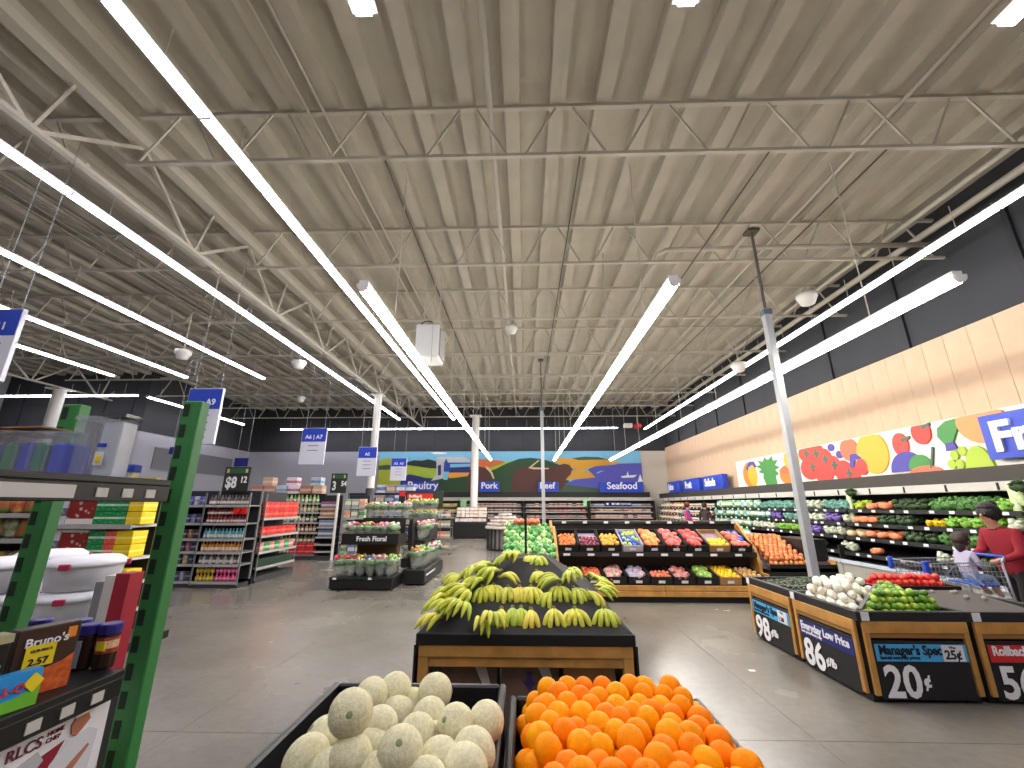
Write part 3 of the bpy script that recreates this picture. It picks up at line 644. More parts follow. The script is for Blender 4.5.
# ================================================================== PRODUCE FLOOR
def rail(t, nm, a, m=wood, bev=.004): return B(*a).build(nm, m, t, bevel=bev)
fruit_mesh = {}
def fruit(nm, m, r, n=10, k=8, sq=1.0, seed=0, jit=0.0):
    key = (nm, m.name, r, seed)
    if key not in fruit_mesh: fruit_mesh[key] = MB().ell((0, 0, 0), (r, r, r * sq), n, k, jit, seed).mesh(nm, m, smooth=True)
    return fruit_mesh[key]
def heap(nm, cat, label, group, meshes, region, z0, r, layers, inset=None, zf=None, sc=.08, jit=.25, lift=1.5, limit=400, spin=True):
    """fruit piled in staggered layers: region is a function (x,y)->distance inside, plus bounds"""
    (xa, xb, ya, yb), inside = region
    inset = r * 1.1 if inset is None else inset; n = 0
    for L in range(layers):
        d = r * 2.02; j = 0; y = ya + r + (L % 2) * r * .8
        while y < yb - r * .6:
            x = xa + r + ((j + L) % 2) * r
            while x < xb - r * .6:
                px, py = x + rnd.uniform(-1, 1) * r * jit, y + rnd.uniform(-1, 1) * r * jit
                if inside(px, py) > r * .7 + L * inset and n < limit:
                    zz = z0 + (zf(px, py) if zf else 0) + L * r * lift + rnd.uniform(-1, 1) * r * jit * .7
                    o = put(nm, rnd.choice(meshes), None, (px, py, zz), (rnd.uniform(0, 6), rnd.uniform(0, 6), rnd.uniform(0, 6)) if spin else (0, 0, rnd.uniform(0, 6)), 1 + rnd.uniform(-sc, sc))
                    tag(o, label, cat, group); n += 1
                x += d
            y += d * .88; j += 1
def rect(xa, xb, ya, yb): return ((xa, xb, ya, yb), lambda x, y: min(x - xa, xb - x, y - ya, yb - y))

# ---- two-tier fruit island
FX0, FX1, FY = .56, 4.18, 7.92
t = thing('fruit_island', 'two-tier wooden fruit island stocked with cartons of fruit', 'display', (0, 0, 0))
dk = M('island dark panel', (24, 21, 20), .6)
B(FX0, FY + .06, 0, FX1, 9.15, .1).build('plinth', dk, t)
for a, b in ((FX0, 2.4), (2.41, FX1)):
    rail(t, 'base_board', (a, FY, .1, b, FY + .04, .18)); rail(t, 'base_board', (a, FY + .01, .19, b, FY + .05, .27))
B(FX0, FY + .05, .1, FX1, 9.15, .2).build('base_deck', dk, t)
MB().hexa([(FX0, FY + .04, .24), (FX1, FY + .04, .24), (FX1, 8.55, .36), (FX0, 8.55, .36), (FX0, FY + .04, .27), (FX1, FY + .04, .27), (FX1, 8.55, .4), (FX0, 8.55, .4)]).build('lower_shelf', dk, t)
B(FX0, 8.52, .3, FX1, 8.56, .75).build('riser_panel', M('riser brown', (66, 54, 44), .7), t)
MB().hexa([(FX0, 8.25, .74), (FX1, 8.25, .74), (FX1, 8.95, 1.04), (FX0, 8.95, 1.04), (FX0, 8.25, .77), (FX1, 8.25, .77), (FX1, 8.95, 1.07), (FX0, 8.95, 1.07)]).build('upper_shelf', dk, t)
B(FX0, 8.22, .7, FX1, 8.26, .78).build('upper_lip', dk, t)
B(FX0, 8.95, .1, FX1, 9.0, 1.28).build('back_panel', dk, t)
B(FX0, 8.92, 1.24, FX1, 9.15, 1.29).build('top_rail', M('rail charcoal', (52, 48, 46), .5), t)
for q in range(9): B(FX0 + .2 + q * .42, 8.9, 1.245, FX0 + .28 + q * .42, 8.92, 1.285).build('price_tag', paper, t)
for q in range(8): B(FX0 + .15 + q * .44, 8.212, .715, FX0 + .27 + q * .44, 8.22, .755).build('price_tag', paper, t)
MB().prism([(8.2, .1), (9.05, .1), (9.05, 1.3), (8.92, 1.3), (8.3, .82), (8.2, .6)], FX1, FX1 + .05, 'yz').build('end_panel', wood, t)
MB().prism([(8.0, .1), (8.22, .1), (8.22, .45), (8.0, .45)], FX1, FX1 + .05, 'yz').build('end_foot', wood, t)
MB().prism([(8.2, .1), (9.05, .1), (9.05, 1.3), (8.92, 1.3), (8.3, .82), (8.2, .6)], FX0 - .05, FX0, 'yz').build('end_panel', wood, t)
cart_b = M('black carton', (24, 22, 22), .7); cart_k = M('kraft carton', (168, 128, 84), .8)
def fm_(nm, c, c2=None, rough=.4): return M(nm, c, rough, col2=c2, scale=18) if c2 else M(nm, c, rough)
def crate(label, x0, x1, tier, m, fill, tray=None, n=1.0):
    """a sloped open carton on the island plus what lies in it"""
    y, z, dp, sl = ((8.26, .775, .62, .41), (FY + .06, .275, .56, .2))[tier]
    t = thing('fruit_carton', label, 'carton', (x0, y, z), 0, 'cartons on the fruit island')
    t.rotation_euler = (math.atan(sl), 0, 0); W = x1 - x0
    B(0, 0, 0, W, dp, .012).build('bottom', m, t); B(0, 0, .0, W, .012, .13).build('front', m, t); B(0, dp - .012, 0, W, dp, .14).build('back', m, t)
    for xx in (0, W - .012): B(xx, 0, 0, xx + .012, dp, .15).build('side', m, t)
    B(W * .35, -.004, .03, W * .65, 0, .075).build('price_tag', paper, t)
    if tray: B(.013, .013, .05, W - .013, dp - .013, .062).build('tray_liner', tray, t)
    nm, cat, lab, ms, r, grp = fill
    ca, sa = math.cos(math.atan(sl)), math.sin(math.atan(sl))
    isbag = nm[-3:] == 'bag'; d = (1.45 if isbag else 2.05) * r; j = 0; yy = .02 + r
    while yy < dp * n - r * .5:
        xx = .015 + r + (j % 2) * r * .9
        while xx < W - r * .9:
            h = .12 + rnd.uniform(-.01, .015)
            ly, lz = yy, h
            tag(put(nm, rnd.choice(ms), None, (x0 + xx + rnd.uniform(-.006, .006), y + ly * ca - lz * sa, z + ly * sa + lz * ca), (math.atan(sl) + rnd.uniform(-.3, .3), rnd.uniform(-.3, .3), rnd.uniform(0, 6) if nm[-3:] != 'bag' else rnd.uniform(-.4, .4)), 1 + rnd.uniform(-.06, .06)), lab, cat, grp)
            xx += d
        yy += d * (1.0 if isbag else .9); j += 1
def fl_(nm, cat, lab, cols, r, k='ball'):
    ms = []
    for i, c in enumerate(cols):
        m = fm_('%s %s %d' % (nm, lab[-12:], i), c[0], c[1] if len(c) > 1 else None)
        ms.append(fruit(nm, m, r, 8, 6, .95, i) if k == 'ball' else MB().ell((0, 0, 0), (r * 1.0, r * 1.35, r * .65), 8, 6, .12, i).mesh(nm, m, smooth=True))
    return (nm, cat, lab, ms, r, lab)
W = (FX1 - FX0 - .1) / 9
ux = lambda i: FX0 + .05 + i * W
UP = [
    ('black carton of orange-red apples, leftmost on the upper tier', cart_b, fl_('apple', 'apple', 'orange-red apple in the leftmost upper carton', (((228, 110, 50), (240, 150, 80)),), .036), None, .75),
    ('black carton of purple plums on the upper tier', cart_b, fl_('plum', 'plum', 'dark purple plum on the upper tier', (((120, 30, 60), (160, 60, 90)),), .034), M('plum tray', (150, 140, 160), .6), .6),
    ('black carton of yellow-orange peaches on the upper tier', cart_b, fl_('peach', 'peach', 'yellow-orange peach on the upper tier', (((236, 150, 40), (244, 190, 70)),), .038), None, .7),
    ('white-lined carton of green pears with blue wraps on the upper tier', M('pear box grey', (190, 184, 190), .6), fl_('pear', 'pear', 'yellow-green pear on the upper tier', (((186, 206, 60), (206, 220, 90)), ((40, 90, 190), (60, 110, 200))), .04), M('blue tray', (40, 80, 180), .5), .9),
    ('black carton of orange fruit bags on the upper tier', cart_b, fl_('orange_bag', 'fruit bag', 'bag of orange fruit on the upper tier', (((236, 104, 24), (240, 160, 90)),), .075, 'b'), None, 1),
    ('black carton of pink-red apple bags on the upper tier', cart_b, fl_('apple_bag', 'fruit bag', 'pink-red apple bag on the upper tier', (((206, 36, 40), (232, 120, 112)),), .075, 'b'), None, 1),
    ('black carton of dark red apple bags on the upper tier', cart_b, fl_('red_apple_bag', 'fruit bag', 'deep red apple bag on the upper tier', (((176, 24, 32), (214, 96, 90)),), .075, 'b'), None, 1),
    ('half-empty kraft carton with a few lemons on the upper tier', cart_k, fl_('lemon', 'lemon', 'yellow lemon in the half-empty upper carton', (((250, 212, 40),),), .034), M('lilac liner', (150, 132, 158), .7), .5),
    ('black carton of blue and red fruit bags beside the wooden end panel', cart_b, fl_('mixed_bag', 'fruit bag', 'red or blue fruit bag beside the end panel, upper tier', (((220, 60, 36), (236, 130, 96)), ((36, 56, 170), (80, 100, 200))), .07, 'b'), None, 1)]
LO = [
    ('black carton of limes, leftmost on the lower tier', cart_b, fl_('lime', 'lime', 'green lime on the lower tier', (((90, 150, 40), (130, 180, 70)),), .032), None, .9),
    ('black carton of red apples on the lower tier', cart_b, fl_('apple', 'apple', 'shiny red apple on the lower tier', (((214, 60, 40), (236, 140, 90)),), .036), None, .9),
    ('black carton of white and red produce bags on the lower tier', cart_b, fl_('produce_bag', 'produce bag', 'white and red produce bag on the lower tier', (((206, 196, 186), (200, 90, 80)),), .075, 'b'), None, 1),
    ('black carton of light blue bags on the lower tier', cart_b, fl_('blue_bag', 'produce bag', 'light blue produce bag on the lower tier', (((110, 176, 220), (210, 130, 110)),), .075, 'b'), None, 1),
    ('black carton of loose red fruit on the lower tier', cart_b, fl_('nectarine', 'nectarine', 'loose red nectarine on the lower tier', (((220, 84, 60), (236, 150, 120)),), .034), None, .5),
    ('black carton of clear bags of pale red apples on the lower tier', cart_b, fl_('clear_bag', 'produce bag', 'clear bag of pale red apples on the lower tier', (((200, 150, 140), (170, 70, 70)),), .075, 'b'), None, 1),
    ('black carton of green net bags on the lower tier', cart_b, fl_('green_net_bag', 'produce bag', 'green net bag on the lower tier', (((40, 150, 70), (200, 200, 90)),), .075, 'b'), None, 1),
    ('kraft carton of yellow lemons on the lower tier', cart_k, fl_('lemon', 'lemon', 'yellow lemon in the lower kraft carton', (((250, 206, 30),),), .034), None, 1),
    ('black carton of tan potatoes beside the wooden end panel', cart_b, fl_('potato', 'potato', 'small tan potato beside the end panel, lower tier', (((206, 160, 110), (190, 150, 70)),), .04), None, .9)]
for tier, rows in enumerate((UP, LO)):
    for i, (lab, m, f_, tr, n) in enumerate(rows): crate(lab, ux(i) + .01, ux(i + 1) - .01, tier, m, f_, tr, n)

# ---- onion stand right of the island
t = thing('onion_stand', 'dark sloped onion stand against the wooden end panel', 'display', (4.3, 8.05, 0))
B(0, 0, 0, 1.15, 1.0, .5).build('body', dk, t)
MB().hexa([(0, 0, .5), (1.15, 0, .5), (1.15, 1, .95), (0, 1, .95), (0, 0, .54), (1.15, 0, .54), (1.15, 1, .99), (0, 1, .99)]).build('sloped_deck', M('deck plum brown', (62, 42, 44), .6), t)
B(.72, .2, .5, 1.15, 1.0, 1.0).build('black_bin', black, t)
B(0, .0, .48, 1.15, .03, .6).build('front_lip', dk, t); B(1.12, .0, .48, 1.15, .25, .66).build('side_lip', wood, t)
ons = [fruit('onion', fm_('onion skin %d' % i, c, c2), .042, 8, 6, .9, i) for i, (c, c2) in enumerate((((216, 130, 74), (232, 160, 100)), ((206, 110, 64), (226, 140, 90))))]
heap('onion', 'onion', 'orange-brown onion in the heap beside the wooden end panel', 'heaped brown onions', ons, rect(4.33, 5.02, 8.1, 9.02), .57, .042, 2, 0, lambda x, y: (y - 8.05) * .45)

# ---- green net-bag stand behind the bananas
t = thing('net_bag_stand', 'dark stand with a wooden post heaped with green bags behind the bananas', 'display', (-.34, 6.75, 0))
B(0, .0, 0, .82, .9, .55).build('body', dk, t)
MB().hexa([(0, 0, .55), (.82, 0, .55), (.82, .9, 1.05), (0, .9, 1.05), (0, 0, .6), (.82, 0, .6), (.82, .9, 1.1), (0, .9, 1.1)]).build('sloped_deck', dk, t)
MB().prism([(0, .0), (.9, .0), (.9, 1.25), (.75, 1.25), (0, .75)], .82, .86, 'yz').build('end_panel', wood, t)
gb = [MB().ell((0, 0, 0), (.055, .055, .05), 8, 6, .12, i).mesh('green_bag', M('green bag %d' % i, a, .35, col2=b, scale=28), smooth=True) for i, (a, b) in enumerate((((50, 150, 80), (170, 212, 140)), ((120, 180, 80), (214, 226, 170)), ((40, 120, 60), (120, 190, 110))))]
heap('green_bag', 'produce bag', 'small green net bag in the heap behind the bananas', 'green bags behind the bananas', gb, rect(-.34, .48, 6.76, 7.62), .69, .052, 3, 0, lambda x, y: (y - 6.75) * .55, lift=1.3)
rb = MB().ell((0, 0, 0), (.06, .05, .05), 8, 6, .12, 3).mesh('red_bag', M('red bag', (226, 96, 60), .35, col2=(236, 150, 110), scale=28), smooth=True)
for q in range(5): tag(put('red_bag', rb, None, (-.12 + q * .085, 7.5 + .02 * (q % 2), 1.33), (0, 0, q)), 'red-orange bag on top of the green bag heap', 'produce bag', 'red bags on the green heap')

# ---- banana table
bt = thing('banana_table', 'wooden table with a black hipped top carrying bananas', 'table', (0, 0, 0))
bx, by0, by1 = .765, 3.3, 5.7
felt = M('black felt mat', (24, 24, 27), .85)
B(-bx, by0, .66, bx, by1, .735).build('rim', M('rim black', (20, 20, 21), .5), bt, bevel=.006)
TOPZ = 1.11
def hip():
    a = .22; c0, c1 = 4.35, 4.75
    v = [(-bx + .01, by0 + .01, .735), (bx - .01, by0 + .01, .735), (bx - .01, by1 - .01, .735), (-bx + .01, by1 - .01, .735), (-a, c0, TOPZ), (a, c0, TOPZ), (a, c1, TOPZ), (-a, c1, TOPZ)]
    return MB().hexa(v)
hip().build('hipped_mat', felt, bt)
def bz(x, y):
    f = (y - by0) / (4.35 - by0); s = (bx - abs(x)) / (bx - .22)
    return .735 + (TOPZ - .735) * max(0, min(1, f, s))
for (a, nm) in (((-bx + .02, by0 + .01, .585, bx - .02, by0 + .05, .66), 'apron'), ((-bx + .06, by0 + .03, .52, bx - .06, by0 + .06, .585), 'apron_rail')): rail(bt, nm, a)
for xx in (-bx + .02, bx - .09):
    rail(bt, 'leg', (xx, by0 + .015, 0, xx + .07, by0 + .085, .59)); rail(bt, 'leg', (xx, by1 - .09, 0, xx + .07, by1 - .02, .66))
for xx in (-bx - .012, bx): B(xx, by0 + .01, .1, xx + .012, by1, .66).build('side_panel', black, bt)
B(-bx + .05, by0 + .1, .06, bx - .05, by1 - .1, .1).build('bottom_shelf', dk, bt)
for i, (a, b, lab, m) in enumerate(((-.62, -.2, 'plastic-wrapped brown carton under the banana table, left', M('wrapped carton', (112, 88, 74), .25, var=.2, scale=5)), (-.17, .24, 'plastic-wrapped carton with an arrow under the banana table', MATS['wrapped carton']), (.27, .64, 'plain kraft carton under the banana table, right', cart_k))):
    t = thing('stored_carton', lab, 'carton', (a, by0 + .14, .1), 0, 'cartons under the banana table')
    B(0, 0, 0, b - a, .5, .4).build('body', m, t, bevel=.01)
    B(0, .245, .4, b - a, .255, .402).build('tape', M('clear tape', (170, 140, 100), .2), t)
    if i == 1: MB().prism([(.18, .36), (.22, .36), (.22, .3), (.25, .3), (.2, .24), (.15, .3), (.18, .3)], -.004, 0, 'xz').build('arrow', M('arrow purple', (60, 40, 110), .6), t)
    if i < 2: MB().prism([(.26, .39), (.34, .39), (.4, .2), (.36, .2)], -.004, 0, 'xz').build('painted_wrap_shine', M('wrap shine', (190, 184, 182), .2), t)  # pale streak painted on as the sheen of the plastic wrap
def banana_mesh(seed, m):
    g = random.Random(seed); pts = []; rs = []
    n = 9; ln = .185
    for i in range(n):
        f = i / (n - 1); pts.append((.0, -ln * f, .032 * math.sin(PI * f) * 1.25 + .004)); rs.append((.0055, .009, .0155, .0175, .018, .0178, .016, .0105, .004)[i])
    return MB().tube(pts, rs, 7).mesh('banana', m, smooth=True)
bcol = [M('banana green-yellow %d' % i, a, .45, col2=b, scale=12) for i, (a, b) in enumerate((((168, 186, 44), (206, 206, 62)), ((196, 200, 58), (224, 212, 74)), ((150, 178, 44), (190, 200, 60)), ((222, 200, 60), (232, 214, 90))))]
bms = [banana_mesh(i, m) for i, m in enumerate(bcol)]
crown = MB().ell((0, 0, .008), (.016, .018, .012), 6, 4, .1, 2).mesh('crown', M('banana crown', (120, 118, 50), .6))
def bunch(x, y, z, n, rz=0, pitch=0, col=None, roll=0, lab=''):
    t = thing('banana_bunch', lab, 'bananas', (x, y, z), 0, 'bananas on the table')
    t.rotation_euler = Euler((pitch, roll, rz)); t.scale = (1.12,) * 3
    put('crown', crown, t)
    for q in range(n):
        a = (q - (n - 1) / 2) * .26
        put('banana', bms[col] if col is not None else rnd.choice(bms[:3]), t, (math.sin(a) * .02, -.006, .004 * (q % 2)), (rnd.uniform(-.05, .05), rnd.uniform(-.1, .1) + a * .5, a), 1 + rnd.uniform(-.06, .06))
SL = math.atan((TOPZ - .735) / (4.35 - by0))
def on_slope(u, v):                       # the front slope of the table seen at that place
    r = ray(u, v); s = (TOPZ - .735) / (4.35 - by0)
    tt = (.735 - s * by0 - CAMH) / (r[2] - s * r[1]); return Vector((r[0] * tt, r[1] * tt, CAMH + r[2] * tt))
def on_top(u, v):                         # where the sight line meets the hipped mat
    r = ray(u, v); k_ = 3.2 / r[1]
    for q in range(300):
        x, y, z = r[0] * k_, r[1] * k_, CAMH + r[2] * k_
        if z <= bz(x, y) and abs(x) < bx + .02: break
        k_ += .01 / r[1]
    return Vector((max(-bx + .05, min(bx - .05, x)), min(y, 5.3), z))
ORD = ['leftmost', 'second from the left', 'third from the left', 'middle', 'third from the right', 'second from the right', 'rightmost']
for i, (u, v, n, c) in enumerate(((501.5, 611, 3, None), (512.5, 610, 3, 2), (521, 610, 3, 2), (531, 612, 3, 3), (553.5, 611, 4, 1), (574.6, 611, 5, 1), (603.4, 611, 5, 0))):
    p = on_slope(u, v + 2); bunch(p.x, p.y, p.z + .03, n, rnd.uniform(-.08, .08), SL + .5, c, 0, 'banana bunch in the front row of the table, %s' % ORD[i])
O2 = ['leftmost', 'second from the left', 'third from the left', 'fourth from the left', 'fifth from the left', 'fourth from the right', 'third from the right', 'second from the right', 'rightmost']
for i, (u, v, n, c, z) in enumerate(((482, 591, 4, 0, -.15), (493.6, 589, 5, 1, 0), (508, 591, 4, None, 0), (519.5, 591, 4, 3, 0), (531, 591, 5, 1, 0), (551, 596, 3, 0, .5), (559, 590, 5, None, 0), (573, 592, 4, 0, -.5), (586, 595, 3, 1, -.9))):
    p = on_slope(u, v); bunch(p.x, p.y, p.z + .03, n, -z, SL + .45, c, 0, 'banana bunch in the second row of the table, %s' % O2[i])
p = on_slope(499, 586); bunch(p.x, p.y, p.z + .06, 2, .9, .1, 1, 0, 'two bananas lying across the second row')
for i, (u, v, n) in enumerate(((536.6, 573, 4), (538, 557, 4), (533, 546, 4), (528, 548, 3))):
    p = on_slope(u, v); bunch(p.x, min(p.y, 4.42), min(p.z, TOPZ) + .012, n, rnd.uniform(-.15, .15), SL + .4, None, 0, 'banana bunch in the middle column, %s' % ('lowest', 'second', 'third', 'topmost')[i])
g2 = random.Random(5)
LP = [(421, 622, .7), (431, 613, .4), (442, 615, .1), (456, 625, -.6), (468, 624, -.5), (448, 602, .6), (452, 593, 1.2), (463, 588, 1.0), (470, 580, .6), (480, 575, 1.1), (436, 601, 1.0), (493, 566, .9), (500, 559, .7), (458, 579, .9), (444, 588, 1.2), (474, 570, 1.3), (428, 607, 1.1)]
for i, (u, v, rz) in enumerate(LP):
    p = on_top(u + 21, v); z = max(bz(p.x, p.y), .735)
    bunch(p.x, p.y, z + .03 + (i % 3) * .022, 3 + i % 3, -rz * .75 - .1, SL * .7, None, g2.uniform(-.5, .5), 'banana bunch in the pile along the left edge, number %s from the front' % ['one', 'two', 'three', 'four', 'five', 'six', 'seven', 'eight', 'nine', 'ten', 'eleven', 'twelve', 'thirteen', 'fourteen', 'fifteen', 'sixteen', 'seventeen'][i])
for i, (u, v, rz) in enumerate(((568, 576, -.3), (574, 582, .2), (586, 580, -.6), (592, 586, -.8), (598, 592, -1.0), (562, 588, 1.4), (604, 598, -.7))):
    p = on_top(u, v); z = max(bz(p.x, p.y), .735)
    bunch(p.x, p.y, z + .03 + (i % 2) * .02, 3 + i % 2, -rz, SL * .5, None, g2.uniform(-.5, .5), 'banana bunch along the right edge, %s from the back' % ['first', 'second', 'third', 'fourth', 'fifth', 'sixth', 'seventh'][i])
t = thing('sign_post', 'thin black sign post standing behind the bananas', 'post', (.02, 5.78, 0))
MB().tube([(0, 0, 0), (0, 0, 1.48)], .016, 8).build('post', black, t); B(-.1, -.1, 0, .1, .1, .015).build('foot_plate', black, t)

# ---- foreground melon and orange bins
def open_bin(t, x0, x1, y0, y1, zr, depth, th=.03, m=black):
    B(x0, y0, zr - depth, x1, y1, zr - depth + .02).build('tray_bottom', m, t)
    for a, nm in (((x0, y0, zr - depth, x0 + th, y1, zr), 'tray_side'), ((x1 - th, y0, zr - depth, x1, y1, zr), 'tray_side'), ((x0 + th, y0, zr - depth, x1 - th, y0 + th, zr), 'tray_front'), ((x0 + th, y1 - th, zr - depth, x1 - th, y1, zr), 'tray_back')):
        B(*a).build(nm, m, t, bevel=.008)
    B(x0 + .04, y0 + .04, .08, x1 - .04, y1 - .04, zr - depth).build('body', blackm, t)
    for xx in (x0 + .05, x1 - .12):
        for yy in (y0 + .05, y1 - .12): B(xx, yy, 0, xx + .07, yy + .07, .08).build('foot', black, t)
t = thing('melon_bin', 'black bin of cantaloupes in the foreground', 'bin'); open_bin(t, -.9, -.09, 1.2, 2.27, .8, .22)
t = thing('orange_bin', 'black bin of oranges in the foreground', 'bin'); open_bin(t, -.07, .77, 1.2, 2.2, .78, .2)
cm = M('cantaloupe rind', (226, 219, 184), .75, bump=.22, scale=70, col2=(206, 202, 164), detail=6, spec=.2)
mel = [MB().ell((0, 0, 0), (.083, .083, .083 * q), 20, 14).mesh('melon_rind', cm, smooth=True) for q in (1.0, 1.1, .94)]
scar = MB().lathe([(.013, .0), (.009, .004), (.002, .005)], 10).mesh('stem_scar', M('stem scar', (140, 150, 104), .8))
ML = [(350.6, 713, 21, 'topmost'), (371, 697, 15.5, ''), (394.8, 691, 17, ''), (435, 692, 17, ''), (396.7, 715, 14.5, ''), (429, 717, 17, ''), (455.5, 725, 18.5, ''), (486, 722, 16.5, ''), (325, 738, 17.5, ''), (379, 727, 17.5, ''),
      (306, 761, 20, ''), (350.6, 759, 21, ''), (400, 752, 23, ''), (416, 738, 17, ''), (433, 744, 14, ''), (439, 762, 18, ''), (474, 752, 17.5, ''), (478, 734, 13, ''), (372, 748, 14, ''), (465, 770, 17, ''), (412, 705, 13, ''), (330, 775, 18, ''), (380, 780, 20, ''), (425, 785, 18, '')]
MLAB = ['cantaloupe with a visible stem scar, highest in the foreground pile', 'small cantaloupe half hidden behind the highest melon', 'round cantaloupe at the back, left of the middle', 'round cantaloupe at the back against the bin wall', 'cantaloupe sunk in the middle of the pile below the back row', 'cantaloupe in front of the back right round one', 'tall oval cantaloupe right of the middle', 'cantaloupe in the right back corner of the bin', 'cantaloupe on the left slope below the highest one', 'cantaloupe tucked right of the highest one', 'cantaloupe in the lower left corner of the pile', 'large cantaloupe at the bottom below the highest one', 'largest cantaloupe at the bottom middle', 'cantaloupe leaning on the largest bottom melon', 'small cantaloupe sunk right of the largest one', 'cantaloupe at the bottom, right of the middle', 'cantaloupe at the lower right beside the orange bin', 'small cantaloupe peeking out at the right side', 'cantaloupe wedged between the two large bottom melons', 'cantaloupe cut by the lower picture edge at right', 'small cantaloupe in the dark gap at the back', 'cantaloupe out of sight at the front left', 'cantaloupe out of sight at the front middle', 'cantaloupe out of sight at the front right']
for i, (u, v, rp, _) in enumerate(ML):
    zz = {0: .985, 1: .85, 4: .79, 14: .8, 17: .79, 18: .8, 20: .78, 12: .9, 11: .88, 6: .86}.get(i, .84)
    r = ray(u, v); f = (zz - CAMH) / r[2]; p = Vector((r[0] * f, r[1] * f, zz))
    dz = p.y * math.cos(PITCH) + (zz - CAMH) * math.sin(PITCH)
    rad = max(.066, min(.088, rp * dz / FPX))
    s = rad / .083
    t = thing('cantaloupe', MLAB[i], 'melon', p, 0, 'cantaloupes in the foreground bin')
    t.rotation_euler = (1.25, .3, .2) if i == 0 else (rnd.uniform(0, 6), rnd.uniform(0, 6), rnd.uniform(0, 6)); t.scale = (s, s, s)
    me = mel[i % 3]; put('melon_rind', me, t)
    put('stem_scar', scar, t, (0, 0, .083 * (1.0, 1.1, .94)[i % 3] - .002))
om = [M('orange peel %d' % i, a, .5, spec=.12, bump=.12, scale=140, col2=b) for i, (a, b) in enumerate((((252, 146, 0), (254, 156, 0)), ((254, 160, 0), (255, 172, 4)), ((250, 130, 0), (252, 140, 0))))]
orm = [MB().ell((0, 0, 0), (.0425, .0425, .044), 14, 10).mesh('orange', m, smooth=True) for m in om]
heap('orange', 'orange', 'ripe orange in the foreground heap', 'oranges in the foreground bin', orm, rect(-.05, .765, 1.26, 2.18), .725, .043, 3, .03, lambda x, y: .02 * (1 - abs(x - .36) / .42), sc=.1, jit=.38, lift=1.35, limit=300)

# ---- pepper and lime bins on the right
tagm = paper
def price_face(t, x0, x1, label_strip, big, small, strip_m, extra=None, was=None):
    """one panelled front in local coordinates, facing -y at y=0; returns the parts' Empty-free list"""
face_parts = []
def bin_face(root, org, rz, wd, strip_text, strip_m, strip_col, sub, big, cent, was=None, bsz=.33):
    """wood frame, dark panel and price board on one side of a bin"""
    c, s = math.cos(rz), math.sin(rz)
    def at(x, y, z): return (org[0] + x * c - y * s, org[1] + x * s + y * c, z)
    def bx_(nm, a, m, par=root, bev=.003):
        return B(*a).build(nm, m, par, at(0, 0, 0), (0, 0, rz), bevel=bev)
    bx_('frame_rail', (.02, -.03, .53, wd - .02, .0, .62), wood)
    bx_('frame_rail', (.06, -.022, .49, wd - .06, .0, .528), M('honey wood dark', (150, 106, 54), .5))
    bx_('frame_stile', (.02, -.028, .06, .065, .0, .53), wood); bx_('frame_stile', (wd - .065, -.028, .06, wd - .02, .0, .53), wood)
    bd = bx_('price_board', (.075, -.02, .03, wd - .075, -.0, .47), blackm)
    st = B(.085, -.026, .315, wd - .08, -.02, .445).build('header_strip', strip_m, bd)
    LT = lambda tx, sz, m, x, z, bold=.012, ws=1: text(tx, sz, m, bd, (x, -.0285, z), FRONT, bold, .002, wscale=ws)
    LT(strip_text, .1, strip_col, .11, .368, .03, .86)
    if sub: LT(sub, .036, strip_col, .11, .333, .02)
    if was:
        B(wd - .29, -.031, .32, wd - .11, -.028, .442).build('was_card', paper, bd)
        text(was, .095 if len(was) < 4 else .06, dletter, bd, (wd - .275, -.033, .338), FRONT, .03, .001)
        text('Was', .03, dletter, bd, (wd - .23, -.033, .415), FRONT, .02, .001)
    LT(big, bsz, letter, .11, .055, .025, .92)
    LT(cent, .13 if len(cent) < 2 else .1, letter, .11 + bsz * .5 * len(big) - .01, .13, .03)
    bx_('corner_tag', (.015, -.036, .625, .085, -.032, .695), paper)
BT = .70
def bin_body(t, x0, x1, y0, y1):
    B(x0 + .01, y0 + .01, .06, x1 - .01, y1 - .01, .58).build('body', blackm, t)
    for a in ((x0 - .02, y0 - .03, .62, x0 + .03, y1, BT), (x1 - .03, y0 - .03, .62, x1, y1, BT), (x0 + .03, y0 - .03, .62, x1 - .03, y0 + .02, BT), (x0 + .03, y1 - .04, .62, x1 - .03, y1, BT)): B(*a).build('tray_rim', M('tray charcoal', (30, 31, 35), .5), t, bevel=.006)
    B(x0, y0, .58, x1, y1, .62).build('tray_bottom', black, t)
    for xx in (x0 + .02, x1 - .14):
        for yy in (y0 + .02, y1 - .14): B(xx, yy, 0, xx + .12, yy + .12, .06).build('foot', black, t)
QX, QY, QW = 2.93, 4.22, .93
c1 = thing('produce_bin', 'corner produce bin priced 20 and 86 cents holding limes and white onions', 'bin', (0, 0, 0), 0, 'low wooden produce bins')
bin_body(c1, QX, QX + QW, QY, QY + .92)
bin_face(c1, (QX, QY), 0, QW, "Manager's Special", lblue, dletter, 'Special everyday prices', '20', '\u00a2', '25\u00a2')
bin_face(c1, (QX, QY + .92), -PI / 2, .92, 'Everyday Low Price', navy, letter, 'Low prices every day', '86', '\u00a2/lb')
MB().hexa([(QX + .04, QY + .03, .6), (QX + .07, QY + .02, .6), (QX + QW - .03, QY + .86, .6), (QX + QW - .06, QY + .88, .6), (QX + .04, QY + .03, .71), (QX + .07, QY + .02, .71), (QX + QW - .03, QY + .86, .78), (QX + QW - .06, QY + .88, .78)]).build('divider', M('tray grey', (96, 96, 98), .5), c1)
c2 = thing('produce_bin', 'produce bin priced 98 cents holding dark green jalapenos', 'bin', (0, 0, 0), 0, 'low wooden produce bins')
bin_body(c2, QX, QX + QW, QY + .94, QY + 1.86)
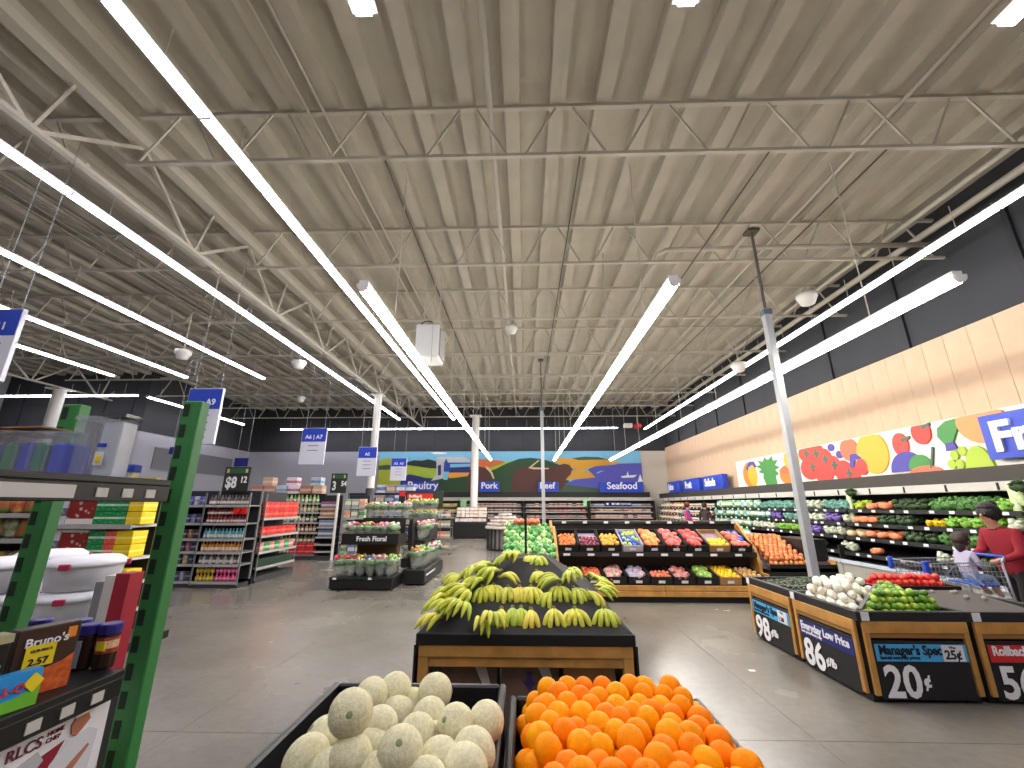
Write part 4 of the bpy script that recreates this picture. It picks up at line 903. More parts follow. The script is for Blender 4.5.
bin_face(c2, (QX, QY + 1.86), -PI / 2, .92, "Manager's Special", lblue, dletter, 'Special everyday prices', '98', '\u00a2/lb', '1.28')
c3 = thing('produce_bin', 'nearly empty produce bin priced 56 with a red rollback strip', 'bin', (0, 0, 0), 0, 'low wooden produce bins')
bin_body(c3, QX + QW + .02, QX + 2 * QW, QY, QY + .92)
bin_face(c3, (QX + QW + .02, QY), 0, QW - .02, 'Rollback', red, letter, None, '56', '\u00a2')
MB().hexa([(QX + QW + .05, QY + .03, .62), (QX + 2 * QW - .05, QY + .03, .62), (QX + 2 * QW - .05, QY + .86, .62), (QX + QW + .05, QY + .86, .62), (QX + QW + .05, QY + .03, .63), (QX + 2 * QW - .05, QY + .03, .63), (QX + 2 * QW - .05, QY + .86, .72), (QX + QW + .05, QY + .86, .72)]).build('sloped_liner', M('liner grey', (74, 72, 68), .6), c3)
c4 = thing('tomato_tray', 'black display tray of red tomatoes behind the limes', 'display', (0, 0, 0))
B(QX + QW + .02, QY + .96, 0, QX + 2 * QW, QY + 1.3, .66).build('body', blackm, c4)
for a in ((QX + QW + .02, QY + .96, .66, QX + QW + .05, QY + 1.3, .74), (QX + 2 * QW - .03, QY + .96, .56, QX + 2 * QW, QY + 1.3, .74), (QX + QW + .05, QY + .96, .56, QX + 2 * QW - .03, QY + .99, .74), (QX + QW + .05, QY + 1.27, .56, QX + 2 * QW - .03, QY + 1.3, .76)): B(*a).build('tray_rim', black, c4)
lm = [MB().ell((0, 0, 0), (.029, .029, .034), 9, 7).mesh('lime', M('lime peel %d' % i, a, .35, col2=b, scale=20), smooth=True) for i, (a, b) in enumerate((((86, 140, 30), (120, 170, 44)), ((140, 176, 44), (176, 200, 70)), ((60, 112, 26), (90, 140, 40))))]
dgl = lambda x, y: ((x - QX - .05) * .86 - (y - QY - .03) * .84) / 1.2      # positive on the lime side of the divider
heap('lime', 'lime', 'glossy green lime in the corner bin', 'limes in the corner bin', lm, ((QX + .03, QX + QW - .04, QY + .02, QY + .86), lambda x, y: min(dgl(x, y), QX + QW - .03 - x, y - QY - .01, QY + .88 - y) if x < QX + QW - .14 + (y - QY) * .1 else -1), .665, .0305, 4, .028, lambda x, y: .1 * (y - QY), limit=230, lift=1.5)
wm = [MB().ell((0, 0, 0), (.043, .043, .038), 10, 8).mesh('white_onion', M('white onion skin %d' % i, a, .35, col2=b, scale=10), smooth=True) for i, (a, b) in enumerate((((222, 214, 190), (236, 230, 214)), ((232, 226, 210), (240, 238, 228))))]
heap('white_onion', 'onion', 'white onion in the corner bin', 'white onions in the corner bin', wm, ((QX + .02, QX + QW - .04, QY + .03, QY + .88), lambda x, y: min(-dgl(x, y), x - QX - .01, QY + .9 - y)), .67, .044, 3, .04, lambda x, y: .1 * (x - QX), limit=110)
jm = [MB().tube([(0, -.04, 0), (0, -.02, .006), (0, .01, .008), (0, .035, .004), (0, .045, .0)], [.004, .011, .015, .013, .003], 6).mesh('jalapeno', M('jalapeno %d' % i, a, .35), smooth=True) for i, a in enumerate(((34, 58, 28), (46, 74, 34), (26, 44, 22)))]
heap('jalapeno', 'pepper', 'dark green jalapeno in the bin priced 98', 'jalapenos in the bin', jm, rect(QX + .03, QX + QW - .04, QY + .97, QY + 1.82), .645, .028, 3, .012, lambda x, y: .06 * (x - QX), limit=290, spin=False)
tm = [fruit('tomato', M('tomato %d' % i, a, .3), .036, 10, 7, .85, i) for i, a in enumerate(((214, 44, 36), (226, 70, 56)))]
heap('tomato', 'tomato', 'red tomato in the tray behind the limes', 'tomatoes behind the limes', tm, rect(QX + QW + .05, QX + 2 * QW - .04, QY + .99, QY + 1.27), .70, .037, 3, .02, limit=140)
gl = [fruit('garlic_bulb', M('garlic', (150, 140, 126), .6), .025, 8, 6, .9, 2, .08)]
for q in range(5): tag(put('garlic_bulb', gl[0], None, (QX + QW + .3 + rnd.uniform(0, .45), QY + .45 + rnd.uniform(0, .35), .715), (0, 0, q)), 'garlic bulb left in the nearly empty bin', 'garlic', 'garlic in the bin')
B(2.25, 4.9, 0, 2.31, 4.94, .002).build('paper_scrap', paper); tag(bpy.data.objects['paper_scrap'], 'white scrap of paper on the floor before the bins', 'litter')
# ================================================================== LEFT: green-post rack with goods
green = M('rack green paint', (52, 128, 66), .5)
greend = M('rack hole dark', (16, 42, 22), .7)
rk = thing('shelving_rack', 'rolling rack with green posts and black slotted shelves at the left edge', 'rack', (0, 0, 0))
def post(x, y, w_=.075, d=.05, z1=2.0):
    p = B(x - w_ / 2, y - d / 2, 0, x + w_ / 2, y + d / 2, z1).build('post', green, rk, bevel=.004)
    hm = B(-.006, -d / 2 - .002, 0, .016, -d / 2 + .004, .05).mesh('post_hole', greend)
    hs = B(w_ / 2 - .002, -.012, 0, w_ / 2 + .002, .012, .05).mesh('post_slot', greend)
    for q in range(24): put('post_hole', hm, p, (x - w_ * .28, y, .05 + q * .082)); 
for (x, y) in ((-1.32, 1.62), (-1.86, 1.66), (-1.32, .05), (-1.86, .05)): post(x, y)
def slotted(z, y0, y1, x0=-1.84, x1=-1.27):
    s = B(x0, y0, z - .02, x1, y1, z).build('shelf', black, rk, bevel=.003)
    B(x1 - .02, y0, z - .075, x1, y1, z - .02).build('shelf_edge', black, s, bevel=.003)
    sl = B(x1, -.018, z - .062, x1 + .003, .018, z - .035).mesh('edge_slot', M('slot pale', (190, 190, 186), .6))
    for q in range(3): put('edge_slot', sl, s, (0, y1 - .08 - q * .085, 0))
    B(x1, y0, z - .066, x1 + .003, y1 - .33, z - .03).build('label_strip', M('label strip pale', (188, 188, 186), .5), s)
slotted(1.685, .05, 1.52); slotted(1.1, .05, 1.5)
slotted(.78, .05, 1.52)
B(-1.84, 1.62, .24, -1.34, 1.66, .3).build('cross_bar', green, rk)
# goods on the top shelf
clr = glass('clear plastic', (215, 215, 225), .16, .05)
clr2 = glass('clear plastic milky', (190, 194, 204), .4, .12)
ZT_ = 1.687
def clearbin(label, x, y, w_, d, h, colr, lid=True):
    t = thing('clear_tumbler_pack', label, 'container', (x, y, ZT_), 0, 'clear packs on the top shelf')
    B(-w_ / 2, -d / 2, 0, w_ / 2, d / 2, h).build('clear_shell', clr, t, bevel=.006)
    B(-w_ / 2 + .008, -d / 2 + .008, .004, w_ / 2 - .008, d / 2 - .008, h * .8).build('coloured_cup', M('cup %d %d %d' % colr, colr, .3), t, bevel=.01)
    if lid: B(-w_ / 2 - .004, -d / 2 - .004, h, w_ / 2 + .004, d / 2 + .004, h + .008).build('lid', clr2, t)
for i, (u, c, lab) in enumerate(((6, (30, 60, 150), 'clear pack with a dark blue cup at the far left of the top shelf'), (20, (60, 130, 90), 'clear pack with a green cup beside the dark blue one'), (36, (40, 70, 200), 'clear pack with a bright blue cup in the middle of the top shelf'), (50, (50, 130, 110), 'clear pack with a teal cup between two blue cups'), (67, (40, 74, 205), 'clear pack with a bright blue cup beside the tall wrapped box'))):
    p = at_y(u, 470, 1.42); clearbin(lab, p.x, 1.42, .062, .12, .145, c)
p = at_y(87, 470, 1.45); t = thing('clear_jar', 'empty smoky clear container left of the tall wrapped box', 'container', (p.x, 1.45, ZT_))
B(-.035, -.05, 0, .035, .05, .2).build('clear_shell', clr2, t, bevel=.008); B(-.038, -.053, .2, .038, .053, .212).build('lid', clr2, t)
p = at_y(109, 470, 1.42); t = thing('wrapped_box', 'tall box in shiny clear wrap on the top shelf', 'box', (p.x, 1.42, ZT_), .12)
B(-.028, -.034, 0, .034, .034, .19).build('carton', M('wrapped carton white', (196, 204, 216), .25, var=.06, scale=20), t, bevel=.004)
B(-.038, -.04, 0, .04, .04, .205).build('clear_wrap', clr, t, bevel=.012)
B(-.022, -.044, .04, .006, -.042, .085).build('label', paper, t); B(-.016, -.046, .05, 0, -.044, .07).build('yellow_dot', yellow, t); B(-.022, -.044, .1, .006, -.042, .113).build('blue_label', blue, t)
B(-.042, -.044, .205, .044, .044, .216).build('lid', M('smoke lid', (70, 74, 80), .2), t)
p = at_y(127, 475, 1.5); t = thing('small_tub', 'small tub with a blue lid at the end of the top shelf', 'tub', (p.x, 1.5, ZT_))
MB().lathe([(.03, 0), (.034, .025)], 16).build('tub', M('tub cream', (214, 214, 190), .4), t); MB().lathe([(.037, .025), (.037, .05), (.033, .053)], 16).build('lid', M('lid blue', (40, 70, 180), .4), t)
p = at_y(146, 480, 1.5); t = thing('shelf_strip', 'thin yellow label strip lying on the end of the top shelf', 'label', (p.x, 1.5, ZT_))
B(-.045, -.01, 0, .045, .01, .006).build('strip', yellow, t)
for i, (u, v, a, lab) in enumerate(((14, 424, .2, 'cut-open kraft cardboard flap lying on the clear packs'), (40, 431, -.1, 'second kraft cardboard flap lying on the clear packs'))):
    p = at_y(u, v, 1.42); t = thing('cardboard_flap', lab, 'cardboard', (p.x, 1.42, 1.842 + i * .012), a, 'cardboard on the clear packs')
    MB().hexa([(-.09, -.05, 0), (.07, -.05, .0), (.08, .05, .0), (-.09, .05, .0), (-.09, -.05, .004), (.07, -.05, .004), (.08, .05, .004), (-.09, .05, .004)]).build('flap', cart_k, t)
    B(-.05, -.02, .004, -.02, .02, .007).build('dark_print', dletter, t)
# goods on the middle shelf
ZM = 1.102
def chocojar(label, u, y, front):
    p = at_y(u, 655, y); t = thing('cocoa_jar', label, 'jar', (p.x, y, ZM), 0, 'jars with purple lids')
    MB().lathe([(.026, 0), (.028, .006), (.028, .095), (.025, .1)], 16).build('jar', M('jar dark brown', (44, 24, 22), .25), t, smooth=False)
    MB().lathe([(.03, .1), (.03, .124), (.027, .128)], 16).build('lid', M('lid indigo', (44, 36, 130), .4), t)
    if front == 'choco':
        MB().lathe([(.0285, .045), (.0285, .09)], 16).build('label_band', PK('choco label', (150, 50, 30), (230, 190, 150), .3, .8), t)
        B(-.006, -.031, .055, .02, -.0285, .08).build('price_sticker', yellow, t)
    else: B(-.012, -.031, .01, .01, -.0275, .085).build('nutrition_label', M('label blue grey', (160, 168, 190), .5), t)
chocojar('dark cocoa jar with a yellow price sticker and purple lid', 105, 1.5, 'choco')
chocojar('dark cocoa jar with a pale nutrition label and purple lid', 84, 1.49, 'n')
chocojar('dark cocoa jar with a purple lid behind the snack box', 72, 1.54, 'n')
chocojar('dark cocoa jar with a purple lid at the back of the shelf', 32, 1.54, 'n')
t = thing('snack_box', 'dark brown snack box with a yellow 2.57 price sticker', 'box', (-1.345, 1.305, ZM), 1.22)
W_, H_ = .135, .168
B(-W_ / 2, 0, 0, W_ / 2, .05, H_).build('box', M('snack brown', (64, 44, 36), .4), t, bevel=.003)
B(-W_ / 2, -.0015, 0, W_ / 2, 0, .05).build('orange_print', M('snack dark orange', (150, 70, 34), .5), t)
MB().prism([(-.02, .0), (.064, .0), (.064, .085), (.04, .07), (.0, .06)], -.003, -.0015, 'xz').build('wafer_print', M('wafer orange', (226, 110, 44), .5, col2=(190, 80, 30), scale=60), t)
B(.038, -.003, H_ - .04, .058, -.001, H_ - .012).build('orange_sticker', M('orange sticker', (240, 150, 60), .5), t)
text("Bruno's", .03, letter, t, (-.05, -.003, H_ - .045), FRONT, .02, .001)
s_ = B(-.045, -.005, .07, .018, -.003, .125).build('price_sticker', yellow, t)
text('2.57', .024, dletter, s_, (-.035, -.006, .076), FRONT, .02, .001); text('OUR PRICE', .009, dletter, s_, (-.035, -.006, .108), FRONT, .02, .001)
t = thing('dessert_box', 'black dessert box with a cream fruit print beside the snack box', 'box', (-1.37, 1.16, ZM), 1.3)
B(-.06, 0, 0, .06, .05, .165).build('box', M('dessert black', (30, 26, 26), .4), t, bevel=.003); B(-.06, -.002, .06, .05, 0, .1).build('cream_print', M('cream print', (200, 206, 170), .5), t)
B(-.062, -.002, .15, .062, .052, .17).build('pale_lid', M('pale olive lid', (170, 166, 130), .5), t)
t = thing('gelatin_box', 'blue and green gelatin dessert box lying in front with a yellow sticker', 'box', (-1.29, 1.2, ZM), 1.35)
B(-.12, 0, 0, .05, .03, .085).build('box', M('gelatin blue', (34, 150, 226), .4), t, bevel=.002)
MB().prism([(-.12, .0), (.05, .0), (.05, .045), (.0, .028), (-.12, .022)], -.0015, 0, 'xz').build('green_print', M('gelatin green', (110, 190, 50), .5), t)
text('JELL-O', .026, M('gelatin red', (220, 40, 60), .5), t, (-.058, -.003, .042), FRONT, .03, .001)
MB().prism([(.012, .055), (.032, .078), (.054, .056), (.034, .032)], -.004, -.0015, 'xz').build('price_sticker', yellow, t)
# printed carton below the middle shelf
t = thing('product_carton', 'white carton printed with a chef and a red panel under the middle shelf', 'carton', (-1.31, 1.22, .828))
B(-.4, 0, .0, 0, .3, .19).build('carton', paper, t, bevel=.003)
def rp_(nm, m, pts, d=.002): MB().prism([(y, z * .385) for y, z in pts], 0, d, 'yz').build(nm, m, t)
chefw = M('chef white', (206, 206, 214), .6); skin_p = M('printed skin', (176, 112, 84), .6)
rp_('red_panel', M('carton red', (140, 24, 44), .5), [(.04, .0), (.06, .22), (.1, .3), (.17, .34), (.14, .2), (.12, 0)])
rp_('chef_coat', chefw, [(.13, .0), (.14, .22), (.18, .33), (.24, .345), (.27, .3), (.26, .0)], .003)
rp_('chef_face', skin_p, [(.185, .36), (.18, .42), (.19, .46), (.225, .46), (.235, .41), (.215, .36), (.2, .33)], .004)
rp_('chef_hat', M('chef hat', (236, 234, 230), .6), [(.185, .455), (.23, .465), (.235, .485), (.185, .48)], .005)
rp_('chef_arm', skin_p, [(.15, .06), (.2, .16), (.245, .235), (.25, .22), (.215, .12), (.18, .05)], .005)
rp_('pot_print', M('pot grey', (180, 180, 188), .4), [(.03, .16), (.04, .31), (.1, .35), (.12, .28), (.09, .2)], .003)
text('RLCS', .038, M('maroon lettering', (110, 30, 50), .5), t, (.002, .02, .145), RIGHTW, .01, .001)
text('HOME', .016, MATS['maroon lettering'], t, (.002, .115, .162), RIGHTW, .01, .001); text('CHEF', .016, MATS['maroon lettering'], t, (.002, .115, .146), RIGHTW, .01, .001)
t = thing('green_carton', 'dark green carton at the lower left corner under the middle shelf', 'carton', (-1.31, .8, .785))
B(-.4, 0, 0, 0, .4, .22).build('carton', M('carton green', (10, 84, 62), .5), t, bevel=.003); B(-.4, .2, .22, 0, .22, .222).build('tape', M('clear tape', (170, 140, 100)), t)
t = thing('wood_tray', 'shallow wooden tray below the chef carton', 'tray', (-1.31, 1.21, .785))
B(-.4, 0, 0, 0, .31, .04).build('bottom', wood, t)
for a in ((-.4, 0, .04, 0, .008, .055), (-.4, .304, .04, 0, .31, .055)): B(*a).build('side', wood, t)
# stacked white tubs on a low display behind the rack
dt = thing('tub_display', 'dark display table carrying the stacked white tubs behind the rack', 'table', (0, 0, 0))
B(-3.05, 2.02, .84, -2.14, 2.78, .88).build('top', dk, dt)
for xx in (-3.0, -2.3):
    for yy in (2.05, 2.5): B(xx, yy, 0, xx + .05, yy + .05, .84).build('leg', black, dt)
tubm = M('tub white plastic', (222, 222, 232), .35); hand = M('handle crimson', (170, 26, 70), .4)
def tub(label, x, y, z, rz=0):
    t = thing('lidded_tub', label, 'tub', (x, y, z), rz, 'white tubs behind the rack')
    MB().lathe([(.138, 0), (.152, .1), (.154, .11)], 24).build('bowl', tubm, t, smooth=True)
    MB().lathe([(.162, .108), (.165, .118), (.16, .13), (.13, .15), (.05, .155)], 24).build('lid', M('tub lid white', (230, 230, 238), .3), t, smooth=True)
    for a in (-.75, .55, 2.4):
        hc = B(-.022, -.012, .1, .022, .006, .128).build('clasp', hand, t, (.163 * math.sin(a), -.163 * math.cos(a), 0), (0, 0, a), bevel=.004)
for i, (u, y, names) in enumerate(((88, 2.3, ('right stack, bottom', 'right stack, middle', 'right stack, on top')), (50, 2.58, ('middle stack, bottom', 'middle stack, middle', 'middle stack, on top')), (3, 2.2, ('left stack, bottom', 'left stack, middle', 'left stack, on top')))):
    p = at_y(u, 560, y)
    for k_ in range(3): tub('white tub with crimson clasps in the %s' % names[k_], p.x, y, .88 + k_ * .156 + .002, rnd.uniform(-.4, .4))
t = thing('display_carton', 'tall crimson and white carton standing right of the white tubs', 'carton', (-2.03, 2.16, .85), 0)
B(0, 0, 0, .05, .08, .42).build('white_side', M('carton pale', (196, 190, 190), .6), t); B(.05, 0, 0, .12, .08, .43).build('crimson_side', M('carton crimson', (160, 22, 48), .5), t); B(-.05, .01, 0, 0, .08, .39).build('grey_side', M('carton grey', (130, 128, 134), .6), t)
t = thing('plinth', 'dark plinth under the crimson carton', 'plinth', (-2.09, 2.13, 0))
B(0, 0, .02, .19, .13, .85).build('body', blackm, t); B(.01, .01, 0, .19, .12, .02).build('foot', black, t)

# ================================================================== GROCERY GONDOLAS
def gondola(label, x0, x1, y0, y1, zt, shelves, face='-y', wired=False, m=None, grp='grocery shelving'):
    """shelving run; its stocked face looks towards -y (or +x)"""
    m = m or shelfgrey; t = thing('gondola', label, 'shelving', (0, 0, 0), 0, grp)
    B(x0, y0 + .02, 0, x1, y1 - .02, .12).build('base', M('gondola base', (60, 60, 62), .6), t)
    if face == '-y':
        B(x0, y0 + .42, .12, x1, y0 + .46, zt).build('back_panel', M('gondola back dark', (42, 42, 50), .7), t)
        for z in shelves:
            s = B(x0, y0 + .02, z - .03, x1, y0 + .42, z).build('shelf', m, t); B(x0, y0, z - .045, x1, y0 + .02, z + .005).build('price_rail', M('price rail light', (170, 170, 168), .5), s)
        for xx in (x0, x1 - .03):
            B(xx, y0 + .38, 0, xx + .03, y0 + .46, zt).build('upright', m, t)
            if wired: B(xx, y0, .05, xx + .025, y0 + .025, zt - .05).build('wire_upright', wire, t)
    else:
        B(x1 - .46, y0, .12, x1 - .42, y1, zt).build('back_panel', MATS['gondola back dark'], t)
        for z in shelves:
            s = B(x1 - .42, y0, z - .03, x1 - .02, y1, z).build('shelf', m, t); B(x1 - .02, y0, z - .045, x1, y1, z + .005).build('price_rail', MATS['price rail light'], s)
        for yy in (y0, y1 - .03):
            B(x1 - .03, yy, .05, x1 - .005, yy + .025, zt - .05).build('wire_upright', wire, t)
    return t
def can(nm, m, r, h): return MB().lathe([(r * .95, 0), (r, .006), (r, h - .006), (r * .95, h)], 8).mesh(nm, m)
def bottle(nm, m, r, h): return MB().lathe([(r * .95, 0), (r, .01), (r, h * .58), (r * .42, h * .8), (r * .4, h)], 8).mesh(nm, m)
def row_y(nm, cat, lab, grp, meshes, x0, x1, y, z, n): line(nm, cat, lab, grp, meshes, (x0, y, z), (x1, y, z), n, 0, .004)
def row_x(nm, cat, lab, grp, meshes, x, y0, y1, z, n): line(nm, cat, lab, grp, meshes, (x, y0, z), (x, y1, z), n, PI / 2, .004)

# --- run nearest the rack: cartons stacked at its right end
SZ = (.5, .86, 1.22, 1.5)
gondola('dark shelving run seen through the green rack', -10.5, -5.6, 5.0, 6.0, 1.95, SZ)
g = gondola('pale endcap shelf stacked with packaged meals and cartons', -5.54, -4.5, 4.95, 5.41, 1.9, (.45, .75, 1.02, 1.38), m=M('endcap pale', (196, 194, 190), .5))
B(-5.56, 4.93, .1, -5.53, 4.97, 1.75).build('side_wire', wire, g)
meal = boxmesh('meal_carton', PK('meal carton', (232, 228, 220), (140, 40, 34), .2, .9), .32, .2, .3, .005); grn = boxmesh('green_carton_pack', PK('green pack', (24, 140, 76), (200, 226, 206), .42, .58), .2, .2, .14, .004)
yl = boxmesh('yellow_carton_pack', PK('yellow pack', (240, 206, 10), (248, 232, 120), .4, .55), .2, .2, .14, .004); rd = boxmesh('red_carton_pack', PK('red pack', (226, 80, 60), (240, 190, 180), .4, .6), .13, .2, .14, .004)
wht = boxmesh('white_carton_pack', PK('white pack', (206, 204, 214), (110, 110, 130), .3, .6), .16, .2, .3, .004)
for zi, (z, lev) in enumerate(((1.385, 'top'), (1.025, 'second'))):
    tag(put('white_carton_pack', wht, None, (-5.44, 5.1, z)), 'white printed carton at the left of the %s endcap shelf' % lev, 'carton', 'cartons on the endcap')
    tag(put('meal_carton', meal, None, (-5.19, 5.1, z)), 'white meal carton with a dark red food picture, %s endcap shelf' % lev, 'carton', 'cartons on the endcap')
    for r in range(2):
        for c in range(2 if zi == 0 else 1): tag(put('green_carton_pack', grn, None, (-4.92 + c * .2, 5.1, z + r * .145)), 'green beverage carton stacked on the %s endcap shelf' % lev, 'carton', 'green cartons on the endcap')
        if zi: tag(put('red_carton_pack', rd, None, (-4.76, 5.1, z + r * .145)), 'small red carton beside the yellow ones, second endcap shelf', 'carton', 'red cartons on the endcap')
        for c in range(1): tag(put('yellow_carton_pack', yl, None, (-4.55 if zi == 0 else -4.595 + c * .06, 5.1, z + r * .145)), 'yellow beverage carton stacked on the %s endcap shelf' % lev, 'carton', 'yellow cartons on the endcap')
for z, lev in ((.755, 'third'), (.455, 'lowest')):
    for c in range(4):
        tag(put('yellow_carton_pack', yl, None, (-5.2 + c * .21, 5.1, z)), 'yellow beverage carton on the %s endcap shelf' % lev, 'carton', 'yellow cartons on the endcap')
snk = [pillow('snack_bag', M('snack bag %d' % i, a, .4, col2=b, scale=14), .18, .1, .22, i) for i, (a, b) in enumerate((((120, 130, 60), (200, 200, 180)), ((206, 180, 50), (90, 60, 110)), ((200, 90, 60), (90, 150, 70)), ((60, 70, 60), (150, 170, 150)), ((190, 60, 70), (230, 180, 80))))]
for z, lev in zip(SZ, ('lowest', 'third', 'second', 'top')): row_y('snack_bag', 'bag', 'colourful snack bag on the %s shelf behind the green rack' % lev, 'snack bags %s shelf' % lev, snk, -7.6, -5.7, 5.15, z + .005, 11)

# --- run with the bottle endcap ($8.12)
SA = (.12, .44, .68, .93, 1.24, 1.6)
gondola('dark navy shelving run left of the wire bottle rack', -10.0, -6.76, 9.05, 11.1, 1.9, SA, m=M('navy shelf', (44, 46, 60), .5))
gondola('grey wire rack full of small bottles below the 8.12 price sign', -6.72, -5.74, 9.0, 9.5, 1.9, SA, wired=True)
cols = (('maroon bottle', [(110, 30, 44), (150, 50, 60)], 1.245, 2), ('dark grey bottle', [(70, 64, 66), (110, 100, 96)], 1.605, 1), ('teal-labelled bottle', [(70, 150, 170), (120, 180, 190)], .935, 1), ('orange bottle', [(220, 150, 60), (200, 130, 50)], .685, 1), ('white-capped dark bottle', [(90, 86, 90), (190, 186, 184)], .445, 1))
for (nm, cs, z, lays) in cols:
    ms = [bottle('small_bottle', PK('%s %d' % (nm, i), c, (222, 214, 206), .12, .4), .034, .2 if lays < 2 else .15) for i, c in enumerate(cs)]
    for L in range(lays): row_y('small_bottle', 'bottle', '%s in its row of the wire rack%s' % (nm, ', upper layer' if L else ''), nm + ' row', ms, -6.68, -5.8, 9.1, z + L * .155, 12)
yb = [bottle('small_bottle', PK('yellow bottle', (180, 150, 30), (220, 200, 90), .2, .5), .034, .14)]; pb = [bottle('small_bottle', PK('pink bottle', (210, 60, 120), (240, 150, 190), .2, .5), .034, .14)]
for L in range(2):
    row_y('small_bottle', 'bottle', 'yellow bottle at the bottom of the wire rack, layer %s' % ('one', 'two')[L], 'yellow bottles', yb, -6.68, -6.3, 9.1, .125 + L * .145, 5)
    row_y('small_bottle', 'bottle', 'pink bottle at the bottom of the wire rack, layer %s' % ('one', 'two')[L], 'pink bottles', pb, -6.28, -5.8, 9.1, .125 + L * .145, 6)
rdl = boxmesh('red_gift_box', M('red gift', (226, 40, 34), .4), .12, .1, .12); 
for q in range(2): tag(put('red_gift_box', rdl, None, (-6.02 + q * .16, 9.06, 1.42)), 'red gift box sitting among the maroon bottles', 'box', 'red boxes on the wire rack')
for z, c, lab in ((1.6, ((80, 84, 170), (190, 190, 214)), 'blue and white can'), (1.24, ((60, 60, 110), (120, 120, 150)), 'navy can'), (.93, ((60, 50, 60), (160, 110, 70)), 'dark jar'), (.68, ((50, 54, 90), (180, 90, 110)), 'dark blue jar'), (.44, ((60, 64, 100), (190, 180, 110)), 'dark jar with yellow print'), (.12, ((70, 74, 110), (150, 150, 170)), 'slate jar')):
    ms = [can('shelf_can', PK(lab + str(i), c[i], (150, 150, 160), .4, .6), .05, .17) for i in range(2)]
    row_y('shelf_can', 'can', '%s on the navy shelving run' % lab, lab + ' row', ms, -8.6, -6.82, 9.15, z + .005, 15)
spice = [can('spice_jar', PK('spice', (206, 150, 70), (90, 50, 40), .3, .8), .05, .16)]
row_y('spice_jar', 'jar', 'amber jar high on the navy shelving run', 'amber jars', spice, -9.6, -8.65, 9.15, 1.245, 8); row_y('spice_jar', 'jar', 'amber jar one shelf lower on the navy shelving run', 'amber jars lower', spice, -9.6, -8.65, 9.15, .935, 8)
# its aisle end facing right: red boxes
gondola('grey wire end rack of red boxes facing the main aisle', -6.2, -5.72, 9.55, 11.1, 1.9, (.3, .62, .95, 1.32), '+x')
rbx = [boxmesh('red_snack_box', PK('red snack box %d' % i, c, c2, .35, .6), .2, .2, .17, .005) for i, (c, c2) in enumerate((((222, 40, 36), (240, 120, 90)), ((206, 30, 34), (236, 90, 70))))]
for L in range(2): row_x('red_snack_box', 'box', 'bright red box on the top level of the end rack, layer %s' % ('one', 'two')[L], 'red boxes top', rbx, -5.88, 9.6, 11.05, 1.325 + L * .175, 7)
row_x('red_snack_box', 'box', 'bright red box on the second level of the end rack', 'red boxes second', rbx, -5.88, 9.6, 11.05, .955, 7)
row_x('pink_box', 'box', 'pale pink box on the third level of the end rack', 'pink boxes', [boxmesh('pink_box', PK('pink box', (206, 130, 130), (226, 190, 186), .3, .6), .2, .2, .17, .005), boxmesh('pink_box', PK('green box', (40, 150, 80), (150, 200, 160), .3, .6), .2, .2, .17, .005)], -5.88, 9.6, 11.05, .625, 7)
tag(put('dark_green_crate', B(-.2, -.7, 0, .2, .7, .16).mesh('dark_green_crate', M('crate dark green', (22, 54, 36), .6), bevel=.01), None, (-5.94, 10.32, .302)), 'long dark green crate on the lowest level of the end rack', 'crate')

# --- next run: bottles and pocket rack
SB = (.15, .46, .78, 1.08, 1.38, 1.66)
gondola('shelving run of sauce bottles behind the red boxes', -9.2, -6.42, 13.6, 15.4, 1.95, SB)
for z, cs, lab in ((1.66, ((70, 140, 60), (190, 190, 120)), 'green-labelled bottle'), (1.38, ((150, 150, 90), (200, 190, 130)), 'pale sauce bottle'), (1.08, ((80, 100, 50), (180, 180, 150)), 'olive bottle'), (.78, ((170, 140, 60), (180, 80, 90)), 'mustard bottle'), (.46, ((130, 110, 40), (60, 70, 40)), 'brown-green bottle'), (.15, ((160, 150, 110), (130, 140, 80)), 'khaki jug')):
    ms = [bottle('sauce_bottle', PK(lab + str(i), c, (214, 206, 190), .2, .5), .05, .25) for i, c in enumerate(cs)]
    row_y('sauce_bottle', 'bottle', '%s on the sauce shelving run' % lab, lab + ' row', ms, -8.6, -6.5, 13.7, z + .005, 17)
rc = boxmesh('red_can_pack', PK('red can pack', (190, 30, 40), (226, 110, 110), .4, .6), .24, .2, .16, .006)
for q in range(6): tag(put('red_can_pack', rc, None, (-7.1 + (q % 3) * .26, 13.66, .157 + (q // 3) * .165)), 'red can pack on the bottom shelf of the sauce run', 'carton', 'red can packs')
pr = gondola('tall rack of magazine pockets beside a white post', -6.4, -5.86, 13.5, 13.95, 1.9, (.25, .45, .66, .95, 1.25, 1.5), m=M('pocket black', (40, 42, 44), .6))
B(-5.85, 13.45, 0, -5.79, 13.51, 1.95).build('white_post', white, pr)
for z, c, lab in ((1.5, (150, 90, 120), 'mauve packet'), (1.25, (200, 120, 60), 'orange packet'), (.95, (130, 140, 170), 'blue-grey packet'), (.66, (110, 120, 150), 'slate packet')):
    row_y('card_packet', 'packet', '%s in the magazine pocket rack' % lab, lab + ' row', [boxmesh('card_packet', PK(lab, c, (200, 196, 196), .3, .6), .075, .1, .2, .003)], -6.37, -5.9, 13.6, z + .005, 6)
gondola('shelf of baby goods at the aisle end behind the floral stand', -5.75, -5.0, 13.7, 15.3, 1.9, (.15, .5, .85, 1.2, 1.52))
by_ = [boxmesh('baby_pack', PK('baby pack %d' % i, a, b, .3, .7), .2, .18, .26, .01) for i, (a, b) in enumerate((((190, 190, 170), (80, 150, 90)), ((214, 200, 180), (226, 150, 120)), ((150, 170, 150), (224, 220, 206)), ((120, 130, 170), (210, 206, 214))))]
